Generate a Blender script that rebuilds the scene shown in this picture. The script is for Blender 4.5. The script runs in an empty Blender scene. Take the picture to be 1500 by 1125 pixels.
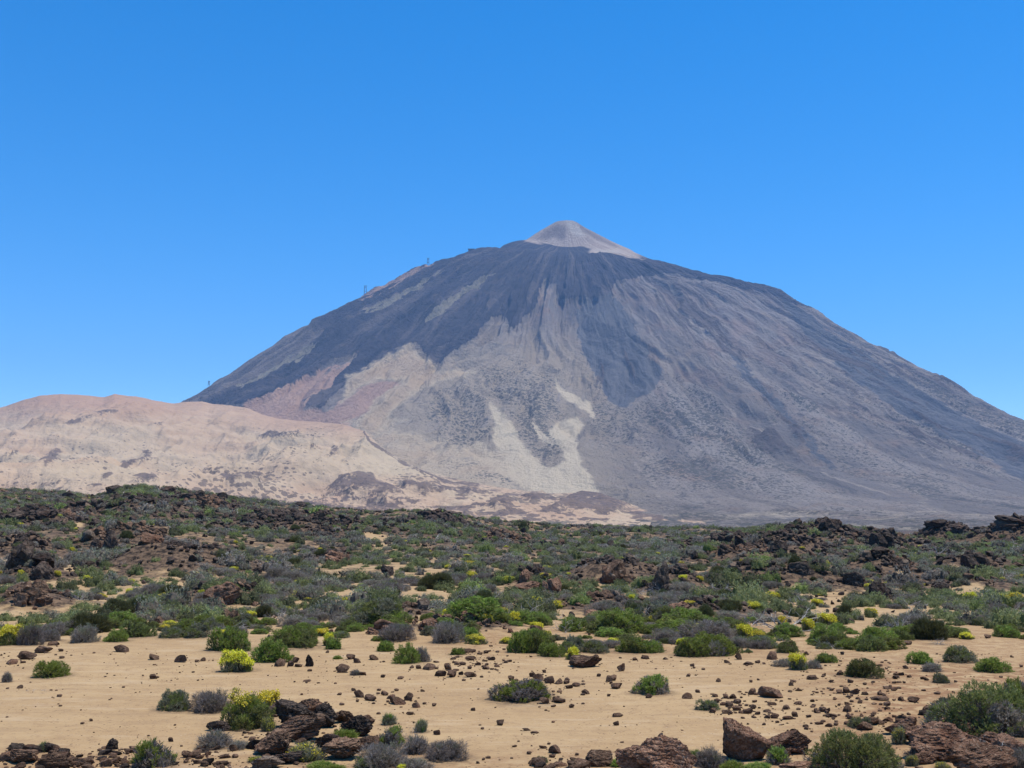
# A volcano seen across tan sand, scrub and broken lava, on a clear day.
SKY_ALT, SKY_AIR, SKY_DUST, SKY_OZ = 2200.0, 1.0, 0.4, 3.0
SKY_SAT, SKY_HUE, SKY_STR = 1.42, 0.5, 0.150
HAZE_COL, HAZE_DENS = (0.29, 0.54, 1.0), 6.3e-5
DENOISE = True
SUN_E, EXPO = 4.6, 0.54
ALBEDO = 0.72      # one factor on every base colour, set with the sun and exposure
import bpy, bmesh, math
import numpy as np
from mathutils import Vector

# ------------------------------------------------------------------ scene basics
S = bpy.context.scene
COL = S.collection
RNG = np.random.default_rng(7)

# camera model: a 1500-pixel-wide picture, focal length in pixels, eye height above the sand
F, EYE = 1608.0, 4.0
PITCH = math.atan(199.5 / F)
CP, SP = math.cos(PITCH), math.sin(PITCH)


def project(P):
    """world points (N,3) -> picture u, v and depth"""
    P = np.asarray(P, float)
    d = P - np.array([0, 0, EYE])
    zc = d[..., 1] * CP + d[..., 2] * SP
    up = -d[..., 1] * SP + d[..., 2] * CP
    zs = np.where(zc > 0.1, zc, 0.1)
    return 750 + F * d[..., 0] / zs, 562.5 - F * up / zs, zc


def ray(u, v):
    u, v = np.asarray(u, float), np.asarray(v, float)
    a, b = (u - 750) / F, (562.5 - v) / F
    return np.stack([a, CP - b * SP, SP + b * CP], -1)


def at_depth(u, v, y):
    """the point of a picture ray at world depth y"""
    r = ray(u, v)
    t = np.asarray(y, float) / r[..., 1]
    return np.stack([r[..., 0] * t, r[..., 1] * t, r[..., 2] * t + EYE], -1)


# ------------------------------------------------------------------ numpy noise
def _hash(ix, iy, iz, seed):
    h = (ix.astype(np.int64) * 374761393 + iy.astype(np.int64) * 668265263 + iz.astype(np.int64) * 2147483647 + seed * 974711) & 0xFFFFFFFF
    h = ((h ^ (h >> 13)) * 1274126177) & 0xFFFFFFFF
    h = ((h ^ (h >> 16)) * 2246822519) & 0xFFFFFFFF
    return ((h ^ (h >> 15)) & 0xFFFFFF) / float(0xFFFFFF)


def noise(p, seed=0):
    """smooth value noise in [-1, 1] at points (N,2) or (N,3)"""
    p = np.asarray(p, float)
    if p.shape[-1] == 2:
        p = np.concatenate([p, np.zeros(p.shape[:-1] + (1,))], -1)
        flat = True
    else:
        flat = False
    i = np.floor(p)
    f = p - i
    w = f * f * f * (f * (f * 6 - 15) + 10)
    ix, iy, iz = i[..., 0].astype(np.int64), i[..., 1].astype(np.int64), i[..., 2].astype(np.int64)
    out = 0
    for dx in (0, 1):
        wx = w[..., 0] if dx else 1 - w[..., 0]
        for dy in (0, 1):
            wy = w[..., 1] if dy else 1 - w[..., 1]
            if flat:
                out = out + wx * wy * _hash(ix + dx, iy + dy, iz, seed)
                continue
            for dz in (0, 1):
                wz = w[..., 2] if dz else 1 - w[..., 2]
                out = out + wx * wy * wz * _hash(ix + dx, iy + dy, iz + dz, seed)
    return out * 2 - 1


def fbm(p, octaves=4, seed=0, gain=0.5, lac=2.03, ridged=False):
    p = np.asarray(p, float)
    a, s, tot = 1.0, 0.0, 0.0
    for k in range(octaves):
        n = noise(p, seed + k * 17)
        if ridged:
            n = 1 - 2 * np.abs(n)
        s = s + a * n
        tot += a
        a *= gain
        p = p * lac + 3.7
    return s / tot


def smooth(a, b, x):
    t = np.clip((x - a) / (b - a), 0, 1)
    return t * t * (3 - 2 * t)


def interp(x, pts):
    pts = np.asarray(pts, float)
    return np.interp(x, pts[:, 0], pts[:, 1])


def seg_dist(u, v, pts, closed):
    pts = np.asarray(pts, float)
    n = len(pts)
    best = np.full(u.shape, 1e9)
    for k in range(n if closed else n - 1):
        a, b = pts[k], pts[(k + 1) % n]
        dx, dy = b - a
        t = np.clip(((u - a[0]) * dx + (v - a[1]) * dy) / max(dx * dx + dy * dy, 1e-9), 0, 1)
        best = np.minimum(best, np.hypot(u - a[0] - t * dx, v - a[1] - t * dy))
    return best


def poly_mask(u, v, pts, soft=4.0):
    """1 inside an outline, 0 outside, with a soft edge"""
    pts = np.asarray(pts, float)
    out = np.zeros(u.shape)
    lo, hi = pts.min(0) - 3 * soft, pts.max(0) + 3 * soft
    sel = (u > lo[0]) & (u < hi[0]) & (v > lo[1]) & (v < hi[1])
    if not sel.any():
        return out
    us, vs = u[sel], v[sel]
    d = seg_dist(us, vs, pts, True)
    inside = np.zeros(us.shape, bool)
    n = len(pts)
    for k in range(n):
        (x0, y0), (x1, y1) = pts[k], pts[(k + 1) % n]
        if y0 == y1:
            continue
        c = ((y0 <= vs) != (y1 <= vs)) & (us < (x1 - x0) * (vs - y0) / (y1 - y0) + x0)
        inside ^= c
    out[sel] = smooth(-soft, soft, np.where(inside, d, -d))
    return out


def line_mask(u, v, pts, width, soft=3.0):
    d = seg_dist(u, v, pts, False)
    return 1 - smooth(width - soft, width + soft, d)


# ------------------------------------------------------------------ mesh helpers
def mesh_from(name, V, faces, attrs=None, smooth_shade=False, mats=(), mat_index=None):
    """V (N,3); faces a list of (M,k) arrays; attrs {name: (N,) or (N,3) or (N,4)}"""
    me = bpy.data.meshes.new(name)
    V = np.ascontiguousarray(V, np.float32)
    me.vertices.add(len(V))
    me.vertices.foreach_set('co', V.ravel())
    faces = [np.asarray(f, np.int32) for f in faces if len(f)]
    loops = np.concatenate([f.ravel() for f in faces])
    counts = np.concatenate([np.full(len(f), f.shape[1], np.int32) for f in faces])
    starts = np.concatenate([[0], np.cumsum(counts)[:-1]]).astype(np.int32)
    me.loops.add(len(loops))
    me.loops.foreach_set('vertex_index', loops)
    me.polygons.add(len(counts))
    me.polygons.foreach_set('loop_start', starts)
    if mat_index is not None:
        me.polygons.foreach_set('material_index', np.asarray(mat_index, np.int32))
    me.update(calc_edges=True)
    me.polygons.foreach_set('use_smooth', np.full(len(counts), bool(smooth_shade)))
    for k, a in (attrs or {}).items():
        a = np.asarray(a, np.float32)
        if a.ndim == 1:
            at = me.attributes.new(k, 'FLOAT', 'POINT')
            at.data.foreach_set('value', a)
        elif a.shape[1] == 3:
            at = me.attributes.new(k, 'FLOAT_VECTOR', 'POINT')
            at.data.foreach_set('vector', np.ascontiguousarray(a).ravel())
        else:
            at = me.attributes.new(k, 'FLOAT_COLOR', 'POINT')
            at.data.foreach_set('color', np.ascontiguousarray(a).ravel())
    for m in mats:
        me.materials.append(m)
    me.update()
    return me


def grid_faces(nu, nv):
    i = np.arange(nu * nv).reshape(nu, nv)
    return np.stack([i[:-1, :-1], i[1:, :-1], i[1:, 1:], i[:-1, 1:]], -1).reshape(-1, 4)


def link(o, parent=None):
    COL.objects.link(o)
    if parent is not None:
        o.parent = parent
    return o


def new_obj(name, me, parent=None, loc=None):
    o = bpy.data.objects.new(name, me)
    if loc is not None:
        o.location = loc
    return link(o, parent)


def tag(o, label=None, cat=None, group=None, kind=None):
    if label:
        o['label'] = label
    if cat:
        o['category'] = cat
    if group:
        o['group'] = group
    if kind:
        o['kind'] = kind
    return o


# ------------------------------------------------------------------ node helpers
class Nodes:
    def __init__(self, name):
        self.m = bpy.data.materials.new(name)
        self.m.use_nodes = True
        self.t = self.m.node_tree
        self.t.nodes.clear()

    def n(self, typ, **kw):
        nd = self.t.nodes.new(typ)
        for k, v in kw.items():
            if k.startswith('i_'):
                key = k[2:]
                sock = nd.inputs[int(key)] if key.isdigit() else nd.inputs[key]
                self.put(sock, v)
            else:
                setattr(nd, k, v)
        return nd

    def put(self, sock, v):
        if isinstance(v, bpy.types.NodeSocket):
            self.t.links.new(v, sock)
        elif isinstance(v, tuple) and len(v) == 3 and sock.type == 'RGBA':
            sock.default_value = (*v, 1)
        else:
            sock.default_value = v

    def attr(self, name, what='Fac'):
        a = self.n('ShaderNodeAttribute', attribute_name=name)
        return a.outputs[what]

    def math(self, op, a, b=0.0, clamp=False):
        nd = self.n('ShaderNodeMath', operation=op, use_clamp=clamp)
        self.put(nd.inputs[0], a)
        self.put(nd.inputs[1], b)
        return nd.outputs[0]

    def mix(self, fac, a, b, mode='MIX'):
        nd = self.n('ShaderNodeMix', data_type='RGBA', blend_type=mode)
        self.put(nd.inputs[0], fac)
        self.put(nd.inputs[6], a)
        self.put(nd.inputs[7], b)
        return nd.outputs[2]

    def noise(self, scale, vec=None, detail=4.0, rough=0.55, distort=0.0):
        nd = self.n('ShaderNodeTexNoise')
        nd.inputs['Scale'].default_value = scale
        nd.inputs['Detail'].default_value = detail
        nd.inputs['Roughness'].default_value = rough
        nd.inputs['Distortion'].default_value = distort
        if vec is not None:
            self.put(nd.inputs['Vector'], vec)
        return nd.outputs['Fac']

    def ramp(self, x, lo, hi):
        nd = self.n('ShaderNodeMapRange', interpolation_type='SMOOTHSTEP')
        self.put(nd.inputs[0], x)
        self.put(nd.inputs[1], lo)
        self.put(nd.inputs[2], hi)
        return nd.outputs[0]

    def voronoi(self, scale, vec=None, feature='F1', out='Distance', rand=1.0):
        nd = self.n('ShaderNodeTexVoronoi', feature=feature)
        nd.inputs['Scale'].default_value = scale
        nd.inputs['Randomness'].default_value = rand
        if vec is not None:
            self.put(nd.inputs['Vector'], vec)
        return nd.outputs[out]

    def pos(self):
        return self.n('ShaderNodeNewGeometry').outputs['Position']

    def obco(self):
        return self.n('ShaderNodeTexCoord').outputs['Object']

    def scaled(self, vec, s):
        nd = self.n('ShaderNodeVectorMath', operation='MULTIPLY')
        self.put(nd.inputs[0], vec)
        nd.inputs[1].default_value = s
        return nd.outputs[0]

    def done(self, color, rough=0.9, bump=None, strength=0.5, dist=0.05, spec=0.2, transl=0.0):
        b = self.n('ShaderNodeBsdfPrincipled')
        color = self.mix(1.0, color, (ALBEDO, ALBEDO, ALBEDO), 'MULTIPLY')
        self.put(b.inputs['Base Color'], color)
        self.put(b.inputs['Roughness'], rough)
        b.inputs['Specular IOR Level'].default_value = spec
        if bump is not None:
            bp = self.n('ShaderNodeBump')
            bp.inputs['Strength'].default_value = strength
            bp.inputs['Distance'].default_value = dist
            self.put(bp.inputs['Height'], bump)
            self.put(b.inputs['Normal'], bp.outputs[0])
        out = self.n('ShaderNodeOutputMaterial')
        sh = b.outputs[0]
        if transl:
            tr = self.n('ShaderNodeBsdfTranslucent')
            self.put(tr.inputs[0], color)
            mx = self.n('ShaderNodeMixShader')
            mx.inputs[0].default_value = transl
            self.t.links.new(sh, mx.inputs[1])
            self.t.links.new(tr.outputs[0], mx.inputs[2])
            sh = mx.outputs[0]
        self.t.links.new(sh, out.inputs[0])
        return self.m

# ================================================================== MOUNTAIN (far, about 5.5 km)
D = 5500.0
SUMMIT = at_depth(830, 322, D)
PX, PZ = SUMMIT[0], SUMMIT[2]
SIL_R = [(830, 322), (842, 325), (860, 337), (880, 348), (905, 362), (935, 377), (950, 379), (990, 387), (1011, 394), (1067, 406), (1105, 414),
         (1142, 422), (1171, 440), (1206, 459), (1227, 473), (1265, 495), (1297, 510), (1347, 535), (1393, 560), (1433, 583), (1467, 599),
         (1500, 614), (1560, 641), (1660, 685), (1800, 735), (2000, 765)]
SIL_L = [(830, 322), (815, 325), (800, 334), (780, 347), (765, 357), (733, 361), (722, 366), (705, 367), (687, 370), (672, 379), (649, 386),
         (631, 390), (618, 392), (597, 400), (570, 416), (535, 433), (509, 450), (474, 464), (445, 477), (415, 492), (397, 504), (389, 510),
         (370, 522), (338, 542), (295, 570), (263, 590), (200, 625), (100, 680), (0, 730), (-150, 765)]


def profile(sil):
    P = at_depth(np.array([s[0] for s in sil]), np.array([s[1] for s in sil]), D)
    return np.abs(P[:, 0] - PX), P[:, 2]


RR, ZR = profile(SIL_R)
RL, ZL = profile(SIL_L)
_r = np.concatenate([np.linspace(0, 400, 21), np.linspace(440, 4400, 100)])
RR, ZR = _r, np.interp(_r, RR, ZR)
RL, ZL = _r.copy(), np.interp(_r, RL, ZL)
RF = np.array([0, 60, 230, 330, 400, 520, 900, 1500, 2100, 2500, 2900, 3400, 4300.])
ZF = np.array([PZ, PZ - 22, 1338, 1288, 1262, 1212, 978, 600, 300, 165, 68, 18, -25.])


def mountain_z(th, rho):
    a = np.abs(th)
    zr = np.interp(rho, RR, ZR)
    zl = np.interp(rho, RL, ZL)
    zf = np.interp(rho, RF, ZF)
    s2 = np.abs(np.sin(a)) ** 3
    c2 = 1 - s2
    z = np.where(a < math.pi / 2, c2 * zr, c2 * zl) + s2 * zf
    x, y = rho * np.cos(th), rho * np.sin(th)
    p = np.stack([x, y], -1)
    front = smooth(0.1, 0.5, np.sin(np.clip(a, 0, math.pi)))
    wth = th + 0.09 * fbm(p / 420.0, 4, 5)
    gul = fbm(np.stack([wth * 11.0, rho / 1500.0], -1), 4, 11, gain=0.55, ridged=True)
    fine = fbm(np.stack([wth * 42.0, rho / 700.0], -1), 3, 23, ridged=True)
    amp = smooth(330, 900, rho) * (1 - 0.75 * smooth(2000, 2900, rho))
    vary = smooth(-0.35, 0.45, fbm(p / 330.0, 3, 61))
    z = z + gul * 46 * amp * (0.25 + 0.75 * front) * (0.45 + 0.75 * vary) + fine * 17 * amp * (0.3 + 0.7 * front) * (1.15 - vary)
    z = z + 16 * amp * front * fbm(np.stack([wth * 24.0 + 1.0 * fbm(p / 300.0, 2, 67), rho / 800.0], -1), 4, 69, ridged=True)
    z = z + fbm(p / 160.0, 5, 31) * (4 + 9 * smooth(220, 600, rho)) * (0.45 + 0.55 * front) * (1 - 0.5 * smooth(2200, 3000, rho))
    # crags of the summit cone
    z = z + fbm(p / 60.0, 3, 37) * 5 * (1 - smooth(150, 300, rho))
    return z


# settle the side profiles until the outline against the sky is the one seen
SIL = np.array(sorted(SIL_L[1:] + SIL_R), float)
for _it in range(9):
    _T, _R = np.meshgrid(np.linspace(math.radians(-20), math.radians(200), 420), np.linspace(0, 4300, 330), indexing='ij')
    _T, _R = _T.ravel(), _R.ravel()
    _P = np.stack([PX + _R * np.cos(_T), D - _R * np.sin(_T), mountain_z(_T, _R)], -1)
    _u, _v, _ = project(_P)
    _b = np.clip(((_u + 200) / 12).astype(int), 0, 180)
    _min = np.full(181, 1e9)
    np.minimum.at(_min, _b, _v)
    _uc = np.arange(181) * 12 - 194.0
    _ex = np.where(_min < 1e8, np.interp(_uc, SIL[:, 0], SIL[:, 1]) - _min, 0)      # >0: stands too high
    _ex = np.where((_uc > 748) & (_uc < 950), 0, _ex)
    _ex = np.convolve(np.pad(_ex, 2, mode='edge'), np.ones(5) / 5, 'valid')
    for _rr, _zz, _sg in ((RR, ZR, 1), (RL, ZL, -1)):
        _uu = project(np.stack([PX + _sg * _rr, np.full_like(_rr, D), _zz], -1))[0]
        _zz -= smooth(260, 480, _rr) * np.clip(np.interp(_uu, _uc, _ex), -25, 25) * D / F * 0.75
        _sm = np.convolve(np.pad(_zz, 3, mode='edge'), np.ones(7) / 7, 'valid')
        _zz[:] = np.where(_rr > 1450, np.minimum.accumulate(_sm), _zz)
    if _it in (0, 8):
        print('outline off by (px)', np.round(_ex[16:142:9], 1))
NTH, NRH = 1500, 460
th1 = np.linspace(math.radians(-20), math.radians(200), NTH)
rh1 = np.concatenate([np.linspace(0, 3000, NRH - 80), np.linspace(3010, 4300, 80)])
TH, RH = np.meshgrid(th1, rh1, indexing='ij')
TH, RH = TH.ravel(), RH.ravel()
MZ = mountain_z(TH, RH)
MP = np.stack([PX + RH * np.cos(TH), D - RH * np.sin(TH), MZ], -1)
mu, mv, _ = project(MP)
w1 = fbm(MP[:, :2] / 90.0, 4, 41)
w2 = fbm(MP[:, :2] / 90.0, 4, 47)
w3, w4 = fbm(MP[:, :2] / 28.0, 3, 43), fbm(MP[:, :2] / 28.0, 3, 49)
uu, vv = mu + w1 * 7 + w3 * 3, mv + w2 * 7 + w4 * 3            # ragged edges for the rock types

LAVA_CAP = [(450, 470), (480, 440), (600, 380), (700, 345), (765, 345), (770, 357), (800, 358), (850, 359), (868, 371),
            (935, 379), (990, 380), (1142, 410), (1175, 430), (1190, 452), (1150, 440), (1100, 424), (1040, 412), (980, 402), (940, 404), (905, 414),
            (893, 432), (868, 442), (842, 440), (820, 444), (816, 420), (800, 414), (792, 428), (787, 450), (772, 468), (756, 484), (745, 487), (738, 470),
            (720, 468), (707, 486), (690, 502), (667, 519), (640, 538), (624, 543), (626, 527), (611, 509), (603, 511), (579, 524), (553, 541), (526, 561), (500, 575), (476, 596), (474, 602),
            (441, 603), (441, 595), (466, 578), (490, 564), (500, 551), (516, 534), (528, 521), (516, 523), (486, 534), (460, 551), (430, 568), (400, 584), (360, 598), (330, 598), (290, 592), (300, 583), (344, 567), (383, 555), (420, 540), (440, 522), (470, 490)]
FLANK = [(255, 596), (300, 560), (338, 535), (389, 500), (430, 476), (455, 466), (474, 488), (440, 524), (420, 543), (383, 557), (344, 570), (300, 590)]
SCREE = [(853, 428), (846, 471), (853, 513), (866, 540), (880, 560), (892, 590), (915, 600), (960, 570), (975, 545), (955, 524), (934, 487), (915, 449), (893, 428)]
SCREE_R = [(1140, 428), (1200, 470), (1300, 540), (1400, 602), (1520, 660), (1520, 720), (1440, 668), (1380, 640), (1300, 590), (1230, 540), (1185, 500), (1160, 465)]
SCREE_G = [(1045, 490), (1062, 500), (1110, 552), (1150, 590), (1190, 640), (1230, 690), (1215, 690), (1170, 645), (1125, 595), (1085, 550)]
SAGE_1 = [(727, 404), (702, 412), (662, 440), (618, 474), (628, 474), (655, 458), (692, 430)]
SAGE_2 = [(462, 506), (420, 526), (380, 547), (345, 569), (352, 573), (400, 552), (440, 532), (466, 512)]
SAGE_3 = [(650, 402), (610, 420), (570, 440), (530, 462), (540, 464), (580, 446), (620, 424)]
RED_TOP = [(632, 387), (600, 396), (550, 424), (520, 442), (530, 446), (560, 432), (590, 418), (620, 404), (636, 394)]
PINK = [(365, 597), (440, 562), (528, 521), (500, 548), (480, 575), (440, 598), (446, 606), (478, 602), (500, 585), (545, 560), (600, 560), (566, 590), (530, 610), (480, 618), (420, 616)]
TAN_1 = [(600, 513), (612, 520), (640, 545), (700, 546), (650, 556), (612, 570), (580, 596), (560, 622), (545, 640), (520, 625), (540, 600), (575, 570), (600, 556), (560, 556), (530, 565), (500, 590), (510, 560), (560, 534)]
TAN_2 = [(716, 588), (734, 602), (750, 618), (758, 638), (770, 657), (784, 672), (800, 682), (828, 678), (826, 662), (812, 645), (804, 630), (822, 616), (846, 611), (855, 624), (843, 642), (848, 662),
         (858, 686), (870, 702), (882, 722), (830, 732), (780, 728), (752, 706), (720, 690), (690, 668), (676, 662), (690, 652), (702, 646), (716, 660), (730, 666), (722, 645), (726, 622)]
TAN_3 = [(812, 556), (832, 572), (868, 600), (872, 610), (850, 600), (828, 586)]
TAN_4 = [(778, 618), (800, 634), (812, 650), (804, 650), (786, 634)]
TAN_5 = [(836, 550), (850, 556), (848, 570), (834, 566)]
TAN_6 = [(1350, 740), (1330, 715), (1300, 690), (1310, 690), (1345, 715), (1372, 745)]

lava = poly_mask(mu + w1 * 4 + w3 * 2, mv + w2 * 4 + w4 * 2, LAVA_CAP, 2.5)
flank = poly_mask(uu, vv, FLANK, 6)
warm = poly_mask(uu, vv, TAN_1, 8)
lava = np.maximum(lava, smooth(0.5, 0.75, np.sin(TH)) * smooth(270, 300, RH + 25 * w1) * smooth(560, 500, RH) * smooth(868, 858, uu))
lava = np.where((RH < 235) & (mv < 362) & (mu > 762), 0.0, lava)
scree = np.maximum.reduce([poly_mask(uu, vv, SCREE, 7), poly_mask(uu, vv, SCREE_R, 9), 0.62 * poly_mask(uu, vv, SCREE_G, 7)])
sage = np.maximum.reduce([poly_mask(uu, vv, SAGE_1, 3), poly_mask(uu, vv, SAGE_2, 4), 0.9 * poly_mask(uu, vv, SAGE_3, 4)])
pink = np.maximum(0.95 * poly_mask(uu, vv, PINK, 5), 0.75 * poly_mask(uu, vv, RED_TOP, 4))
tan = np.maximum.reduce([poly_mask(uu, vv, q, s) * (0.3 if s == 9 else 1) for q, s in ((TAN_1, 8), (TAN_2, 7), (TAN_3, 5), (TAN_4, 5), (TAN_6, 9))])
lava = lava * (1 - sage) * (1 - np.where(mv < 470, pink, 0))
EDGE = [(300, 590), (355, 599), (400, 613), (440, 618), (500, 624), (532, 632), (556, 655), (585, 673), (620, 690), (660, 701), (700, 709), (760, 717), (820, 722)]
up_ = interp(mu, EDGE) - mv + 10 * w1 + 6 * w3
pinkzone = poly_mask(uu, vv, PINK, 6)
skirt = smooth(78, 22, up_) * (1 - pinkzone) * smooth(480, 530, mu) * smooth(800, 700, mu) * (0.62 + 0.5 * smooth(-0.2, 0.3, w2))
pinkskirt = smooth(30, 6, up_) * smooth(330, 370, mu) * smooth(540, 490, mu)
tan = np.maximum(tan, 0.9 * np.clip(skirt, 0, 1))
warm = np.maximum(warm, 0.8 * np.clip(skirt, 0, 1))
pink = np.maximum(pink, pinkskirt * (1 - lava))
# pale apron low on the right and left of the valley
apron = smooth(742, 752, vv) * smooth(900, 960, mu) * smooth(-0.3, 0.3, fbm(np.stack([mu / 60, mv / 5], -1), 3, 77)) * 0.4
tan = np.maximum(tan, apron)
cone = (1 - smooth(200, 260, RH + 30 * w1 + 60 * np.where(np.cos(TH) > 0, -np.cos(TH) * 1.6, 0))) * (1 - lava)
cone = np.where(mv < 380, np.maximum(cone, (1 - lava)), 0) * smooth(755, 770, mu) * (1 - smooth(930, 945, mu))
# warm brown crag patches on the upper right face
crag = smooth(0.1, 0.45, fbm(np.stack([TH * 26, RH / 260], -1), 4, 91)) * smooth(880, 960, mu) * smooth(395, 440, mv) * (1 - smooth(560, 640, mv)) * (1 - lava)
cragp = np.maximum.reduce([poly_mask(uu, vv, q, 5) for q in ([(1140, 480), (1156, 490), (1160, 505), (1150, 508), (1138, 492)], [(1075, 465), (1102, 470), (1105, 488), (1080, 498), (1070, 485)],
                                                               [(1030, 498), (1050, 515), (1052, 530), (1038, 522)], [(790, 430), (810, 422), (800, 445), (788, 448)])])
conelit = np.maximum(poly_mask(mu + 2 * w1, mv + 2 * w2, [(826, 322), (838, 323), (850, 334), (858, 345), (846, 346), (836, 340), (830, 332)], 3), 0.7 * poly_mask(mu + 3 * w1, mv + 2 * w2, [(868, 366), (900, 366), (925, 377), (900, 375), (876, 372)], 3)) * (RH < 420)  # sunlit patch right of the summit painted pale, with a pale strip below
coneshade = np.maximum(poly_mask(mu + 2 * w1, mv + 2 * w2, [(800, 338), (816, 330), (826, 332), (830, 346), (824, 352), (812, 348), (802, 352), (788, 350)], 4) * 0.75, poly_mask(mu + 2 * w1, mv + 2 * w2, [(848, 328), (872, 342), (905, 360), (900, 362), (870, 350), (850, 336)], 2.5) * 0.6) * (RH < 420)  # shading on the cone's left face painted in, with a dark strip at right
_rp = np.stack([TH * 34.0 + 0.6 * fbm(MP[:, :2] / 300.0, 3, 83), RH / 520.0], -1)
rib = smooth(0.42, 0.66, fbm(_rp, 3, 85, ridged=True) + 0.35 * fbm(MP[:, :2] / 200.0, 3, 87))
rib = rib * (1 - tan) * smooth(835, 900, mu) * smooth(395, 430, mv) * (1 - smooth(640, 720, mv)) * (1 - lava) * (0.3 + 0.7 * smooth(-0.15, 0.3, fbm(MP[:, :2] / 420.0, 3, 89)))
band = fbm(np.stack([TH * 17.0 + 0.35 * fbm(MP[:, :2] / 350.0, 3, 93), RH / 2300.0], -1), 4, 95, gain=0.6)
# scrub speckle: grows downhill on the face
shrub = smooth(495, 600, mv + 25 * w1) * smooth(520, 680, mu + 20 * w2)
shrub = shrub * (0.62 + 0.38 * smooth(-0.3, 0.4, fbm(np.stack([TH * 9, RH / 500], -1), 4, 63)))
patch = smooth(-0.05, 0.35, fbm(MP[:, :2] / 210.0, 4, 71))
mid = smooth(900, 820, mu)
dense = np.maximum.reduce([poly_mask(uu, vv, q, 9) for q in ([(640, 562), (690, 556), (716, 590), (720, 640), (700, 652), (676, 656), (650, 640), (622, 622), (630, 585)],
                           [(738, 600), (790, 596), (815, 640), (826, 678), (800, 680), (772, 655), (752, 615)], [(540, 645), (558, 622), (570, 603), (584, 606), (572, 640), (560, 656)],
                           [(640, 672), (700, 674), (740, 690), (768, 712), (700, 706), (650, 692)], [(700, 540), (760, 520), (810, 560), (820, 610), (770, 600), (730, 590)], [(850, 640), (900, 560), (920, 720), (880, 715)])])
shrub = shrub * (1 - mid * 0.55 * (1 - dense)) + 0.25 * mid * dense
shrub = np.clip(shrub * (0.75 + 0.45 * patch) * (1 - 0.55 * smooth(0.05, 0.4, -band)), 0, 1) * (1 - lava) * (1 - 0.9 * scree) * (1 - 0.9 * smooth(0.25, 1.0, tan)) * (1 - pink)
tanbase = smooth(450, 540, mv) * (1 - 0.75 * smooth(820, 1000, mu + 40 * w2)) * smooth(480, 560, mu) * (1 - lava)   # paler pumice below the scrub on the middle face
lev = np.clip(1 - np.abs(lava - 0.5) * 2, 0, 1)
MP[:, 2] += 14 * rib + (20 * lava + 9 * lev + 6 * lava * w3) * (0.1 + 0.9 * smooth(960, 860, mu)) * (1 - cone) * smooth(300, 600, RH)


MP[:, 2] = np.maximum(MP[:, 2], -34)


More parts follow.
